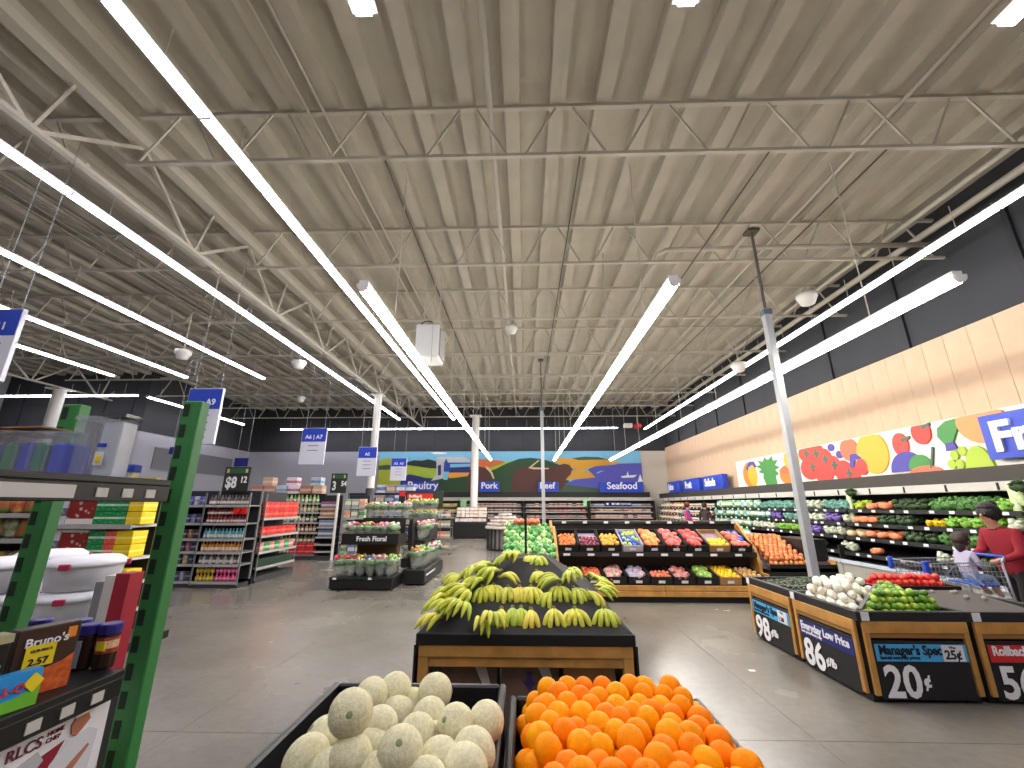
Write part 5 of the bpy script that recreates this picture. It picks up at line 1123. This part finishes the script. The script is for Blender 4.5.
for z, lev in ((.155, 'lowest'), (.505, 'fourth'), (.855, 'third'), (1.205, 'second'), (1.525, 'top')): row_y('baby_pack', 'package', 'pastel package on the %s shelf behind the floral stand' % lev, 'pastel packs %s' % lev, by_, -5.72, -5.03, 13.85, z, 3)
top = [boxmesh('overstock_box', PK('overstock %d' % i, a, b, .3, .6), .34, .3, .26, .01) for i, (a, b) in enumerate((((206, 170, 140), (226, 200, 180)), ((222, 218, 224), (190, 100, 120)), ((196, 200, 214), (120, 170, 200)), ((180, 130, 110), (214, 180, 160))))]
row_y('overstock_box', 'box', 'pastel overstock box on top of the sauce run', 'overstock boxes', top, -8.9, -6.5, 14.0, 1.952, 6)
for q in range(3): tag(put('overstock_box', top[q], None, (-8.4 + q * .8, 14.05, 2.214)), 'overstock box stacked as second layer on the sauce run, %s' % ('left', 'middle', 'right')[q], 'box', 'overstock boxes')
# --- far run near the column
gondola('far shelving run with blue and white packs beside the white column', -7.6, -4.6, 18.2, 19.8, 2.1, (.3, .75, 1.2, 1.65))
fp = [boxmesh('paper_pack', PK('paper pack %d' % i, a, b, .3, .7), .34, .3, .34, .01) for i, (a, b) in enumerate((((120, 140, 190), (210, 214, 226)), ((206, 206, 214), (90, 120, 180)), ((170, 150, 150), (220, 190, 170)), ((70, 80, 110), (160, 170, 190))))]
for z, lev in ((.305, 'lowest'), (.755, 'third'), (1.205, 'second'), (1.655, 'top')): row_y('paper_pack', 'package', 'blue and white pack on the %s shelf of the far run' % lev, 'blue packs %s' % lev, fp, -7.5, -4.7, 18.42, z, 7)
row_y('paper_pack', 'package', 'large pack stored on top of the far run', 'packs on the far run', fp, -6.4, -4.7, 18.7, 2.102, 4)

# ------------------------------------------------------------------ hanging aisle signs and price boards
def aisle_sign(label, u0, v0, u1, v1, y, txt, lines=3, thick=.05):
    a, b = at_y(u0, v0, y), at_y(u1, v1, y); W_, H_ = b.x - a.x, a.z - b.z
    t = thing('aisle_sign', label, 'sign', (a.x, y, b.z), 0, 'hanging aisle signs')
    B(0, 0, 0, W_, thick, H_).build('board', signwhite, t, bevel=.004)
    B(.012, -.004, H_ * .62, W_ - .012, 0, H_ - .012).build('blue_head', blue, t)
    text(txt, H_ * .15, letter, t, (W_ * .5, -.007, H_ * .7), FRONT, .02, .002, 'CENTER')
    for q in range(lines): B(W_ * .3, -.004, H_ * (.5 - q * .13), W_ * .72, 0, H_ * (.52 - q * .13)).build('text_line', M('sign text grey', (110, 110, 130), .6), t)
    for xx in (W_ * .12, W_ * .88): MB().tube([(xx, thick / 2, H_), (xx, thick / 2, 6.45 - b.z)], .006, 4).build('hanging_wire', steel, t)
aisle_sign('hanging aisle sign A11 cut by the left picture edge', -16, 309, -1, 381, 4.5, 'A11')
aisle_sign('hanging aisle sign A9 behind the green post', 190, 388.5, 213, 444, 7.0, '      A9', 4)
aisle_sign('hanging aisle sign A6 and A7 before the grey back wall', 303, 428, 323, 464.5, 13, 'A6 | A7', 2)
aisle_sign('hanging aisle sign A5 half behind the white column', 359, 447, 375, 476, 14.5, 'A5', 3)
aisle_sign('hanging aisle sign A2 and A3 in front of the farm mural', 391.5, 458, 405.5, 480.5, 18, 'A2  A3', 3)
for (u0, u1, v0, v1, y, lab) in ((235, 247, 458, 466.5, 16, 'small blue sign on the grey wall above the 8.12 board'), (170, 179, 447, 454, 12, 'small blue sign partly behind the green post')):
    a, b = at_y(u0, v0, y), at_y(u1, v1, y); t = thing('small_blue_sign', lab, 'sign', (a.x, y, b.z), 0, 'small blue hanging signs')
    B(0, 0, 0, b.x - a.x, .03, a.z - b.z).build('board', navy, t)
    for xx in (.06, b.x - a.x - .06): MB().tube([(xx, .015, a.z - b.z), (xx, .015, 6.45 - b.z)], .006, 4).build('hanging_wire', steel, t)
def price_board(label, u0, v0, u1, v1, y, big, sm, zfoot):
    a, b = at_y(u0, v0, y), at_y(u1, v1, y); W_, H_ = b.x - a.x, a.z - b.z
    t = thing('price_board', label, 'sign', (a.x, y, b.z), 0, 'black price boards')
    B(0, 0, 0, W_, .03, H_).build('board', M('board olive black', (40, 44, 36), .6), t)
    B(.04, -.004, H_ * .74, W_ - .04, 0, H_ * .94).build('green_bar', M('bar green', (50, 96, 56), .5), t)
    for xx in (.05, W_ - .1): B(xx, -.006, H_ * .76, xx + .05, -.004, H_ * .92).build('badge', M('badge cream', (206, 186, 140), .5), t)
    text(big, H_ * .62, letter, t, (W_ * .1, -.005, H_ * .16), FRONT, .03, .003, wscale=.72); text(sm, H_ * .36, letter, t, (W_ * .66, -.005, H_ * .36), FRONT, .03, .003, wscale=.8)
    MB().tube([(W_ / 2, .015, 0), (W_ / 2, .015, zfoot - b.z)], .012, 5).build('stem', wire, t)
price_board('black price board reading 8.12 on the wire bottle rack', 226, 467, 247, 491.5, 9.3, '$8', '12', 1.89)
price_board('black price board on the magazine pocket rack', 332, 473.5, 345.5, 493, 13.6, '3', '54', 1.89)

# ================================================================== FLORAL STAND
FXa, FYa = -3.82, 8.85
fs = thing('floral_stand', 'black two-tier floral stand with a Fresh Floral banner', 'display', (0, 0, 0))
B(FXa, FYa, .03, FXa + 1.25, FYa + .75, .2).build('base', black, fs, bevel=.01); B(FXa + .04, FYa + .04, 0, FXa + 1.21, FYa + .71, .03).build('kick_plate', blackm, fs)
B(FXa - .01, FYa - .01, .2, FXa + 1.26, FYa + .76, .24).build('tray_rim', M('tray charcoal', (44, 45, 50)), fs)
B(FXa + .3, FYa + .5, .24, FXa + 1.15, FYa + .7, 1.05).build('core_panel', M('floral back brown', (92, 70, 50), .7), fs)
B(FXa + .12, FYa + .1, .84, FXa + 1.28, FYa + .14, 1.04).build('banner', black, fs)
bb_ = B(FXa + .12, FYa + .14, .84, FXa + 1.28, FYa + .75, .88).build('upper_tray', black, fs)
B(FXa + 1.24, FYa + .14, .88, FXa + 1.28, FYa + .75, 1.02).build('upper_side', black, fs); B(FXa + .12, FYa + .7, .88, FXa + 1.24, FYa + .75, 1.3).build('upper_back', black, fs)
B(FXa + .3, FYa + .72, 1.3, FXa + 1.25, FYa + 1.0, 1.33).build('top_shelf', black, fs)
text('Fresh Floral', .13, letter, fs, (FXa + .42, FYa + .096, .9), FRONT, .02, .002)
for q in range(2): B(FXa + .07 + q * .7, FYa - .014, .2, FXa + .14 + q * .7, FYa - .01, .236).build('price_tag', paper, fs)
fs2 = thing('floral_stand', 'black side wing of the floral stand along the main aisle', 'display', (0, 0, 0))
B(FXa + 1.28, FYa + .55, .03, FXa + 1.75, FYa + 2.6, .3).build('base', black, fs2, bevel=.01); B(FXa + 1.752, FYa + .7, .17, FXa + 1.757, FYa + 1.6, .2).build('white_strip', paper, fs2)
B(FXa + 1.28, FYa + .9, .3, FXa + 1.36, FYa + 2.6, 1.3).build('back_panel', black, fs2); B(FXa + 1.36, FYa + 1.1, .8, FXa + 1.6, FYa + 2.5, .84).build('shelf', black, fs2)
MB().prism([(FYa + 1.5, .84), (FYa + 2.5, .84), (FYa + 2.5, 1.35)], FXa + 1.56, FXa + 1.6, 'yz').build('sloped_side', black, fs2)
B(FXa + 1.605, FYa + 1.2, .62, FXa + 1.61, FYa + 1.5, .76).build('small_sign', blackm, fs2)
wrapc = glass('bouquet wrap', (196, 206, 196), .35, .2)
def bouquet_proto(cols, seed):
    g = random.Random(seed); leaf = M('bouquet leaf', (50, 96, 44), .6, col2=(110, 150, 80), scale=30)
    cone = MB().lathe([(.035, 0), (.06, .06), (.1, .19), (.12, .24)], 10); lm_ = MB().ell((0, 0, .2), (.1, .1, .06), 9, 6, .3, seed)
    bl = MB(); k_ = 0
    for q in range(12):
        a, r_ = g.uniform(0, 6.3), g.uniform(0, .095); bl.mat(q % len(cols)).ell((r_ * math.cos(a), r_ * math.sin(a), .25 + g.uniform(-.02, .03)), (.026, .026, .02), 6, 4, .25, q)
    return cone.mesh('wrap', wrapc, smooth=True), lm_.mesh('leaves', leaf, smooth=True), bl.mesh('blooms', [M('bloom %d %d %d' % c, c, .6) for c in cols], smooth=True)
BQ = {n: bouquet_proto(c, i) for i, (n, c) in enumerate((('red', ((186, 30, 50), (214, 90, 110))), ('yellow', ((240, 200, 40), (226, 214, 120))), ('purple', ((90, 80, 180), (214, 210, 226))), ('pink', ((224, 120, 160), (240, 200, 214))), ('white', ((226, 232, 214), (190, 210, 170))), ('green', ((150, 196, 90), (206, 220, 160))), ('orange', ((232, 120, 60), (240, 180, 120)))))}
def bouquet(c, x, y, z, lab, grp, s=1.0, tx=0, ty=0):
    t = thing('bouquet', lab, 'flowers', (x, y, z), rnd.uniform(0, 6), grp); t.rotation_euler = (tx, ty, rnd.uniform(0, 6)); t.scale = (s, s, s)
    for nm, me in zip(('wrap', 'leaves', 'blooms'), BQ[c]): put(nm, me, t)
POS = ['leftmost', 'second from left', 'third from left', 'fourth from left', 'fifth from left', 'rightmost']
for i, c in enumerate(('red', 'red', 'yellow', 'purple', 'pink', 'green')):
    for r_ in range(2): bouquet(c if r_ == 0 else rnd.choice(('green', c, 'yellow')), FXa + .14 + i * .2, FYa + .14 + r_ * .22, .242, '%s bouquet in the %s row of the floral base, %s' % (c, ('front', 'rear')[r_], POS[i]), 'bouquets on the floral base', 1.35)
for i, c in enumerate(('pink', 'red', 'green', 'red', 'pink', 'white')): bouquet(c, FXa + .25 + i * .17, FYa + .3, .882, '%s bouquet behind the Fresh Floral banner, %s' % (c, POS[i]), 'bouquets behind the banner', 1.3)
for i, c in enumerate(('orange', 'white', 'white', 'pink', 'white', 'pink')): bouquet(c, FXa + .38 + i * .165, FYa + .86, 1.332, '%s bouquet on the top floral shelf, %s' % (c, POS[i]), 'bouquets on the top floral shelf', 1.15)
for i, c in enumerate(('orange', 'green', 'white', 'white', 'green', 'pink', 'red', 'white')): bouquet(c, FXa + 1.5 + .1 * (i % 2), FYa + .7 + i * .24, .302, '%s wrapped bouquet along the side wing, number %s from the front' % (c, ('one', 'two', 'three', 'four', 'five', 'six', 'seven', 'eight')[i]), 'bouquets on the side wing', 1.5)
for i, c in enumerate(('pink', 'orange', 'white', 'pink')): bouquet(c, FXa + 1.48, FYa + 1.25 + i * .33, .842, '%s bouquet on the wing shelf, %s from the front' % (c, ('first', 'second', 'third', 'fourth')[i]), 'bouquets on the wing shelf', 1.4)
# yellow flower stand behind it with the red rollback board
ys_ = thing('flower_rack', 'black tiered rack of yellow flowers behind the floral stand', 'display', (-3.3, 12.0, 0))
B(0, 0, 0, .85, .8, .22).build('base', black, ys_); B(.05, .35, .22, .8, .45, 1.35).build('back_panel', black, ys_)
for z in (.62, 1.05): B(0, .05, z, .85, .4, z + .03).build('shelf', black, ys_)
B(0, .1, 1.35, .85, .6, 1.38).build('top_shelf', black, ys_)
for z, lev, c in ((.222, 'bottom', 'orange'), (1.082, 'middle', 'yellow'), (1.382, 'top', 'yellow')):
    for q in range(5): bouquet(c if q % 4 or lev != 'middle' else 'orange', -3.2 + q * .165, 12.2 + .03 * (q % 2), z, '%s bouquet on the %s tier of the yellow flower rack, %s' % (c, lev, POS[q]), 'bouquets on the flower rack', 1.35)
t = thing('rollback_board', 'black hanging price board with a red bar above the yellow flowers', 'sign', (-3.45, 12.6, 1.5))
B(0, 0, 0, 1.1, .03, .5).build('board', M('board olive black', (40, 44, 36), .6), t); B(.05, -.005, .28, .8, 0, .42).build('red_bar', red, t)
text('Rollback', .11, letter, t, (.1, -.008, .31), FRONT, .02, .002); text('$3.98', .12, letter, t, (.45, -.005, .1), FRONT, .03, .002)
for xx in (.05, 1.05): MB().tube([(xx, .015, 0), (xx, .015, -1.5)], .012, 5).build('leg', wire, t)
t = thing('red_tag_sign', 'small red and black tag sign left of the red bar', 'sign', (-3.62, 12.5, 1.55)); B(0, 0, 0, .18, .02, .45).build('board', blackm, t); B(.01, -.004, .3, .17, 0, .44).build('red_head', red, t); MB().tube([(.09, .01, 0), (.09, .01, -1.55)], .01, 5).build('leg', wire, t)
cr_ = thing('card_rack', 'wire spinner rack of small packs beyond the yellow flowers', 'rack', (-3.1, 14.9, 0))
for xx in (0, .62):
    for yy in (0, .4): MB().tube([(xx, yy, .05), (xx, yy, 1.45)], .012, 5).build('upright', wire, cr_)
for z in (.15, .5, .85, 1.15): B(0, 0, z, .62, .4, z + .02).build('wire_shelf', wire, cr_)
for xx in (.02, .6): MB().lathe([(.03, 0), (.03, .05)], 8).build('caster', black, cr_, (xx, .02, 0))
cp = [boxmesh('card_pack', PK('card pack %d' % i, a, (214, 206, 196), .3, .6), .13, .1, .22, .01) for i, a in enumerate(((190, 150, 120), (150, 160, 140), (214, 130, 110), (110, 110, 120)))]
for z, lev in ((.172, 'lowest'), (.522, 'third'), (.872, 'second'), (1.172, 'top')): line('card_pack', 'package', 'small pack on the %s shelf of the wire spinner rack' % lev, 'packs on the wire rack', cp, (-3.06, 14.98, z), (-2.52, 14.98, z), 4)
# ================================================================== PEOPLE AND THE CART
def grow(joints, edges, name):
    """one continuous skin over a posed skeleton"""
    names = list(joints); idx = {n: i for i, n in enumerate(names)}
    me = bpy.data.meshes.new(name); me.from_pydata([joints[n][0] for n in names], [(idx[a], idx[b]) for a, b in edges], []); me.update()
    o = bpy.data.objects.new(name + '_source', me); C.objects.link(o)
    md = o.modifiers.new('skin', 'SKIN'); md.use_smooth_shade = True
    for i, n in enumerate(names):
        r = joints[n][1]; me.skin_vertices[0].data[i].radius = r if isinstance(r, tuple) else (r, r)
        me.skin_vertices[0].data[i].use_root = (n == 'pelvis')
    sb = o.modifiers.new('sub', 'SUBSURF'); sb.levels = 2; sb.render_levels = 2
    bpy.context.view_layer.update()
    out = bpy.data.meshes.new_from_object(o.evaluated_get(bpy.context.evaluated_depsgraph_get()))
    bpy.data.objects.remove(o)
    return out
def dress(me, joints, edges, zone, mats):
    for m in mats: me.materials.append(m)
    seg = [(Vector(joints[a][0]), Vector(joints[b][0]), a, b) for a, b in edges]
    for f in me.polygons:
        c = f.center; best = None
        for p, q, a, b in seg:
            d = q - p; t_ = max(0, min(1, (c - p).dot(d) / max(d.length_squared, 1e-9))); e = (p + d * t_ - c).length
            if best is None or e < best[0]: best = (e, a if t_ < .5 else b, p + d * t_)
        f.material_index = zone(best[1], c); f.use_smooth = True
    return me
skinm = M('skin', (196, 144, 116), .5); hairm = M('black hair', (20, 17, 18), .45, bump=.5, scale=60)
def hand_chain(J, E_, wr, sgn, p, fwd, drop=0):
    """palm, four fingers of unequal length and a thumb from the palm's side"""
    p = Vector(p); f = Vector(fwd).normalized(); side = Vector((0, 0, 1)).cross(f).normalized() * sgn
    pn = wr + '_palm'; J[pn] = (tuple(p + f * .05), (.032, .018)); E_.append((wr, pn))
    for i, ln in enumerate((.055, .065, .06, .045)):
        o = p + f * .085 + side * (i - 1.5) * .019
        a, b, c = pn + 'f%da' % i, pn + 'f%db' % i, pn + 'f%dc' % i
        J[a] = (tuple(o), .0095); J[b] = (tuple(o + f * ln * .5 + Vector((0, 0, -.012))), .009); J[c] = (tuple(o + f * ln * .6 + Vector((0, 0, -.04))), .008)
        E_ += [(pn, a), (a, b), (b, c)]
    J[pn + 't1'] = (tuple(p + f * .045 - side * .04 + Vector((0, 0, -.012))), .011); J[pn + 't2'] = (tuple(p + f * .075 - side * .055 + Vector((0, 0, -.03))), .009)
    E_ += [(pn, pn + 't1'), (pn + 't1', pn + 't2')]
def head_parts(t, c, r, hair, yaw=0, bun=False, cap=None, long=False):
    """hair and face features around a head centred at c, facing local -y"""
    c = Vector(c); rot = (0, 0, yaw)
    hb = MB()
    hb.ell((0, r * .22, r * .2), (r * 1.12, r * 1.12, r * 1.18), 16, 12, .03, 4)
    hb.ell((0, -r * .2, r * .78), (r * .9, r * .68, r * .45), 10, 8, .04, 5)
    if bun: hb.ell((0, r * .75, r * 1.05), (r * .62, r * .6, r * .58), 10, 8, .08, 6)
    if long: hb.ell((0, r * .62, -r * .7), (r * .85, r * .55, r * 1.1), 10, 8, .06, 7)
    hb.build('hair', hair, t, c, rot, smooth=True)
    cc, ss = math.cos(yaw), math.sin(yaw)
    P_ = lambda x, y, z: (c.x + x * cc - y * ss, c.y + x * ss + y * cc, c.z + z)
    for sx in (-1, 1):
        MB().ell((0, 0, 0), (r * .13, r * .08, r * .08), 8, 6).build('eye', M('eye dark', (30, 24, 22), .3), t, P_(sx * r * .36, -r * .86, r * .02), rot, smooth=True)
        MB().ell((0, 0, 0), (r * .1, r * .2, r * .26), 8, 6).build('ear', skinm, t, P_(sx * r * .95, r * .02, -r * .05), rot, smooth=True)
    MB().ell((0, 0, 0), (r * .14, r * .2, r * .24), 8, 6).build('nose', skinm, t, P_(0, -r * .98, -r * .18), rot, smooth=True)
    MB().ell((0, 0, 0), (r * .3, r * .08, r * .06), 8, 6).build('mouth', M('lips', (160, 80, 76), .5), t, P_(0, -r * .86, -r * .52), rot, smooth=True)
    if cap: MB().lathe([(r * 1.16, r * .45), (r * 1.1, r * .9), (r * .7, r * 1.35), (r * .1, r * 1.5)], 14).build('cap', cap, t, c, rot, smooth=True)
def person(label, loc, rz, J, E_, zone, mats, head, r, **kw):
    t = thing('person', label, 'person', loc, rz)
    me = dress(grow(J, E_, 'body'), J, E_, zone, mats)
    put('body', me, t)
    head_parts(t, head, r, kw.pop('hair', hairm), **kw)
    return t
# shopper in the red sweater, pushing the cart
J = {'pelvis': ((0, .03, .86), (.17, .14)), 'waist': ((0, .01, .99), (.155, .125)), 'chest': ((0, -.05, 1.16), (.17, .13)), 'neck0': ((0, -.09, 1.3), .068), 'neck1': ((0, -.125, 1.365), .05), 'head0': ((0, -.14, 1.425), (.075, .085)), 'head1': ((0, -.145, 1.49), (.08, .092)), 'head2': ((0, -.14, 1.535), (.06, .07))}
E_ = [('pelvis', 'waist'), ('waist', 'chest'), ('chest', 'neck0'), ('neck0', 'neck1'), ('neck1', 'head0'), ('head0', 'head1'), ('head1', 'head2')]
for s, n in ((1, 'L'), (-1, 'R')):
    J.update({'sh' + n: ((s * .175, -.05, 1.265), .075), 'el' + n: ((s * .23, -.1, 1.03), .06), 'wr' + n: ((s * .2, -.33, .955), .034),
              'hip' + n: ((s * .09, .03, .8), .115), 'kn' + n: ((s * .095, .0 - .05 * s, .46), .075), 'an' + n: ((s * .095, .06 - .08 * s, .09), .045), 'to' + n: ((s * .1, -.09 - .08 * s, .045), .038)})
    E_ += [('chest', 'sh' + n), ('sh' + n, 'el' + n), ('el' + n, 'wr' + n), ('pelvis', 'hip' + n), ('hip' + n, 'kn' + n), ('kn' + n, 'an' + n), ('an' + n, 'to' + n)]
    hand_chain(J, E_, 'wr' + n, s, J['wr' + n][0], (-.1 * s, -1, -.05))
def zone(j, c):
    if j.startswith(('head', 'neck1')): return 0
    if j.startswith('wr') and c.y < -.335: return 0
    if c.z > .79 and not j.startswith(('kn', 'an')): return 1
    if c.z < .085: return 4
    return 2
sweater = M('red sweater', (138, 12, 34), .8, bump=.15, scale=40)
WX, WY = 6.12, 5.84
person('shopper in a red sweater with black hair pushing a cart', (WX, WY, 0), -PI / 2, J, E_, zone, [skinm, sweater, M('black trousers', (26, 24, 28), .8), M('peach shirt hem', (226, 150, 126), .8), M('dark shoes', (30, 28, 30), .6)], (0, -.14, 1.49), .105, bun=True, yaw=.15)
# cart
ct = thing('shopping_cart', 'grey wire shopping cart with blue corners beside the tomatoes', 'cart', (4.82, WY, 0))
cw = .25
wirem = M('cart wire', (150, 154, 164), .35, .5); cblue = M('cart blue plastic', (40, 80, 190), .4)
for z in (.52, .92):
    for s in (-1, 1): MB().tube([(0.04 if z < .9 else 0, s * cw, z), (.9, s * cw, z + .02)], .008, 6).build('basket_rail', wirem, ct)
    MB().tube([(0, -cw, z), (0, cw, z)], .008, 6).build('basket_rail', wirem, ct)
wv = MB().tube([(0, 0, .52), (0, 0, .93)], .0035, 4).mesh('basket_wire', wirem); wh_ = MB().tube([(0, 0, 0), (.9, 0, .02)], .0035, 4).mesh('basket_wire', wirem); wf = MB().tube([(0, -cw, 0), (0, cw, 0)], .0035, 4).mesh('basket_wire', wirem)
for s in (-1, 1):
    for q in range(17): put('basket_wire', wv, ct, (.05 + q * .05, s * cw, 0))
    for q in range(6): put('basket_wire', wh_, ct, (0, s * cw, .58 + q * .06))
for q in range(9): put('basket_wire', wv, ct, (0, -cw + .05 + q * .05, 0)); put('basket_wire', wf, ct, (.05 + q * .1, 0, .52))
for q in range(6): put('basket_wire', wf, ct, (0, 0, .58 + q * .06))
for s in (-1, 1):
    B(-.03, s * cw - .025, .8, .03, s * cw + .025, .95).build('corner_bumper', cblue, ct, bevel=.008)
    MB().tube([(.9, s * cw, .94), (.93, s * cw, .5), (.9, s * .2, .2), (.1, s * .2, .14)], .013, 6).build('frame_tube', wirem, ct, smooth=True)
    for xx in (.1, .88):
        MB().tube([(xx, s * .2 - .012, .055), (xx, s * .2 + .012, .055)], .055, 14).build('wheel', M('wheel dark', (40, 40, 44), .6), ct)
        MB().tube([(xx, s * .2, .055), (xx, s * .2, .16)], .012, 6).build('caster_fork', wirem, ct)
MB().tube([(.95, -cw, 1.0), (.95, cw, 1.0)], .017, 8).build('handle', cblue, ct)
for s in (-1, 1): MB().tube([(.9, s * cw, .94), (.95, s * cw, 1.0)], .012, 6).build('handle_arm', wirem, ct)
B(.62, -.2, .66, .86, .2, .68).build('child_seat', cblue, ct, bevel=.005); MB().tube([(.62, -cw, .68), (.6, 0, .9), (.62, cw, .68)], .008, 6).build('seat_back', wirem, ct)
# child in the cart seat facing the shopper
J2 = {'pelvis': ((0, 0, 0), (.085, .08)), 'waist': ((0, .01, .1), (.08, .07)), 'chest': ((0, .01, .22), (.085, .07)), 'neck0': ((0, 0, .3), .04), 'neck1': ((0, -.01, .335), .034), 'head0': ((0, -.015, .38), (.06, .066)), 'head1': ((0, -.015, .435), (.068, .074)), 'head2': ((0, -.01, .48), (.05, .055))}
E2 = [('pelvis', 'waist'), ('waist', 'chest'), ('chest', 'neck0'), ('neck0', 'neck1'), ('neck1', 'head0'), ('head0', 'head1'), ('head1', 'head2')]
for s, n in ((1, 'L'), (-1, 'R')):
    J2.update({'sh' + n: ((s * .09, .0, .27), .042), 'el' + n: ((s * .13, -.03, .15), .034), 'wr' + n: ((s * .1, -.13, .09), .022), 'hip' + n: ((s * .05, -.03, -.01), .06), 'kn' + n: ((s * .07, -.19, -.0), .045), 'an' + n: ((s * .07, -.2, -.17), .032), 'to' + n: ((s * .07, -.27, -.2), .026)})
    E2 += [('chest', 'sh' + n), ('sh' + n, 'el' + n), ('el' + n, 'wr' + n), ('pelvis', 'hip' + n), ('hip' + n, 'kn' + n), ('kn' + n, 'an' + n), ('an' + n, 'to' + n)]
def zone2(j, c):
    if j.startswith(('head', 'neck1', 'wr')): return 0
    if j.startswith(('hip', 'kn')) or c.z < .03 and not j.startswith('an'): return 2
    if j.startswith(('an', 'to')): return 0 if j.startswith('an') else 3
    return 1
person('small child in a lavender top sitting in the shopping cart', (5.53, WY - .02, .745), PI / 2, J2, E2, zone2, [skinm, M('lavender top', (186, 180, 206), .8), M('pale jeans', (140, 170, 206), .8), M('small shoes', (120, 60, 60), .6)], (0, -.015, .425), .08, hair=M('dark brown hair', (50, 32, 26), .5, bump=.4, scale=60), long=True)
# two distant shoppers by the salad case
def stander(label, x, y, rz, top, bot, cap=None):
    J = {'pelvis': ((0, .0, .9), (.14, .11)), 'waist': ((0, .0, 1.04), (.13, .1)), 'chest': ((0, -.01, 1.24), (.15, .11)), 'neck0': ((0, -.01, 1.4), .06), 'neck1': ((0, -.02, 1.46), .048), 'head0': ((0, -.03, 1.52), (.07, .08)), 'head1': ((0, -.03, 1.59), (.075, .088)), 'head2': ((0, -.02, 1.64), (.055, .065))}
    E_ = [('pelvis', 'waist'), ('waist', 'chest'), ('chest', 'neck0'), ('neck0', 'neck1'), ('neck1', 'head0'), ('head0', 'head1'), ('head1', 'head2')]
    for s, n in ((1, 'L'), (-1, 'R')):
        J.update({'sh' + n: ((s * .17, 0, 1.36), .06), 'el' + n: ((s * .22, .0, 1.1), .048), 'wr' + n: ((s * .2, -.14, .92), .032), 'hip' + n: ((s * .09, 0, .84), .095), 'kn' + n: ((s * .1, 0, .48), .065), 'an' + n: ((s * .1, .03, .09), .042), 'to' + n: ((s * .11, -.12, .045), .036)})
        E_ += [('chest', 'sh' + n), ('sh' + n, 'el' + n), ('el' + n, 'wr' + n), ('pelvis', 'hip' + n), ('hip' + n, 'kn' + n), ('kn' + n, 'an' + n), ('an' + n, 'to' + n)]
        hand_chain(J, E_, 'wr' + n, s, J['wr' + n][0], (0, -.5, -.8))
    def z3(j, c):
        if j.startswith(('head', 'neck1')) or (j.startswith('wr') and c.z < .93): return 0
        if c.z < .085: return 3
        return 1 if c.z > .9 or j.startswith(('el', 'sh')) else 2
    person(label, (x, y, 0), rz, J, E_, z3, [skinm, top, bot, MATS['dark shoes']], (0, -.03, 1.585), .093, cap=cap)
stander('distant shopper in a blue and red top with a red cap', 6.62, 18.0, PI * .5, M('blue and red top', (40, 54, 140), .8, col2=(206, 40, 60), scale=3), M('dark trousers', (36, 38, 50), .8), red)
stander('distant shopper in dark clothes near the salads', 7.0, 17.2, PI * .75, M('dark brown top', (54, 40, 42), .8), M('dark trousers', (36, 38, 50), .8))
# ------------------------------------------------------------------ lettering becomes flat mesh print
bpy.context.view_layer.update()
dg = bpy.context.evaluated_depsgraph_get()
made = []
for (o, name, parent, loc, rot, sc) in PENDING:
    me = bpy.data.meshes.new_from_object(o.evaluated_get(dg)); made.append((me, o, name, parent, loc, rot, sc))
for (me, o, name, parent, loc, rot, sc) in made:
    bpy.data.objects.remove(o)
    put(name, me, parent, loc, rot, sc)
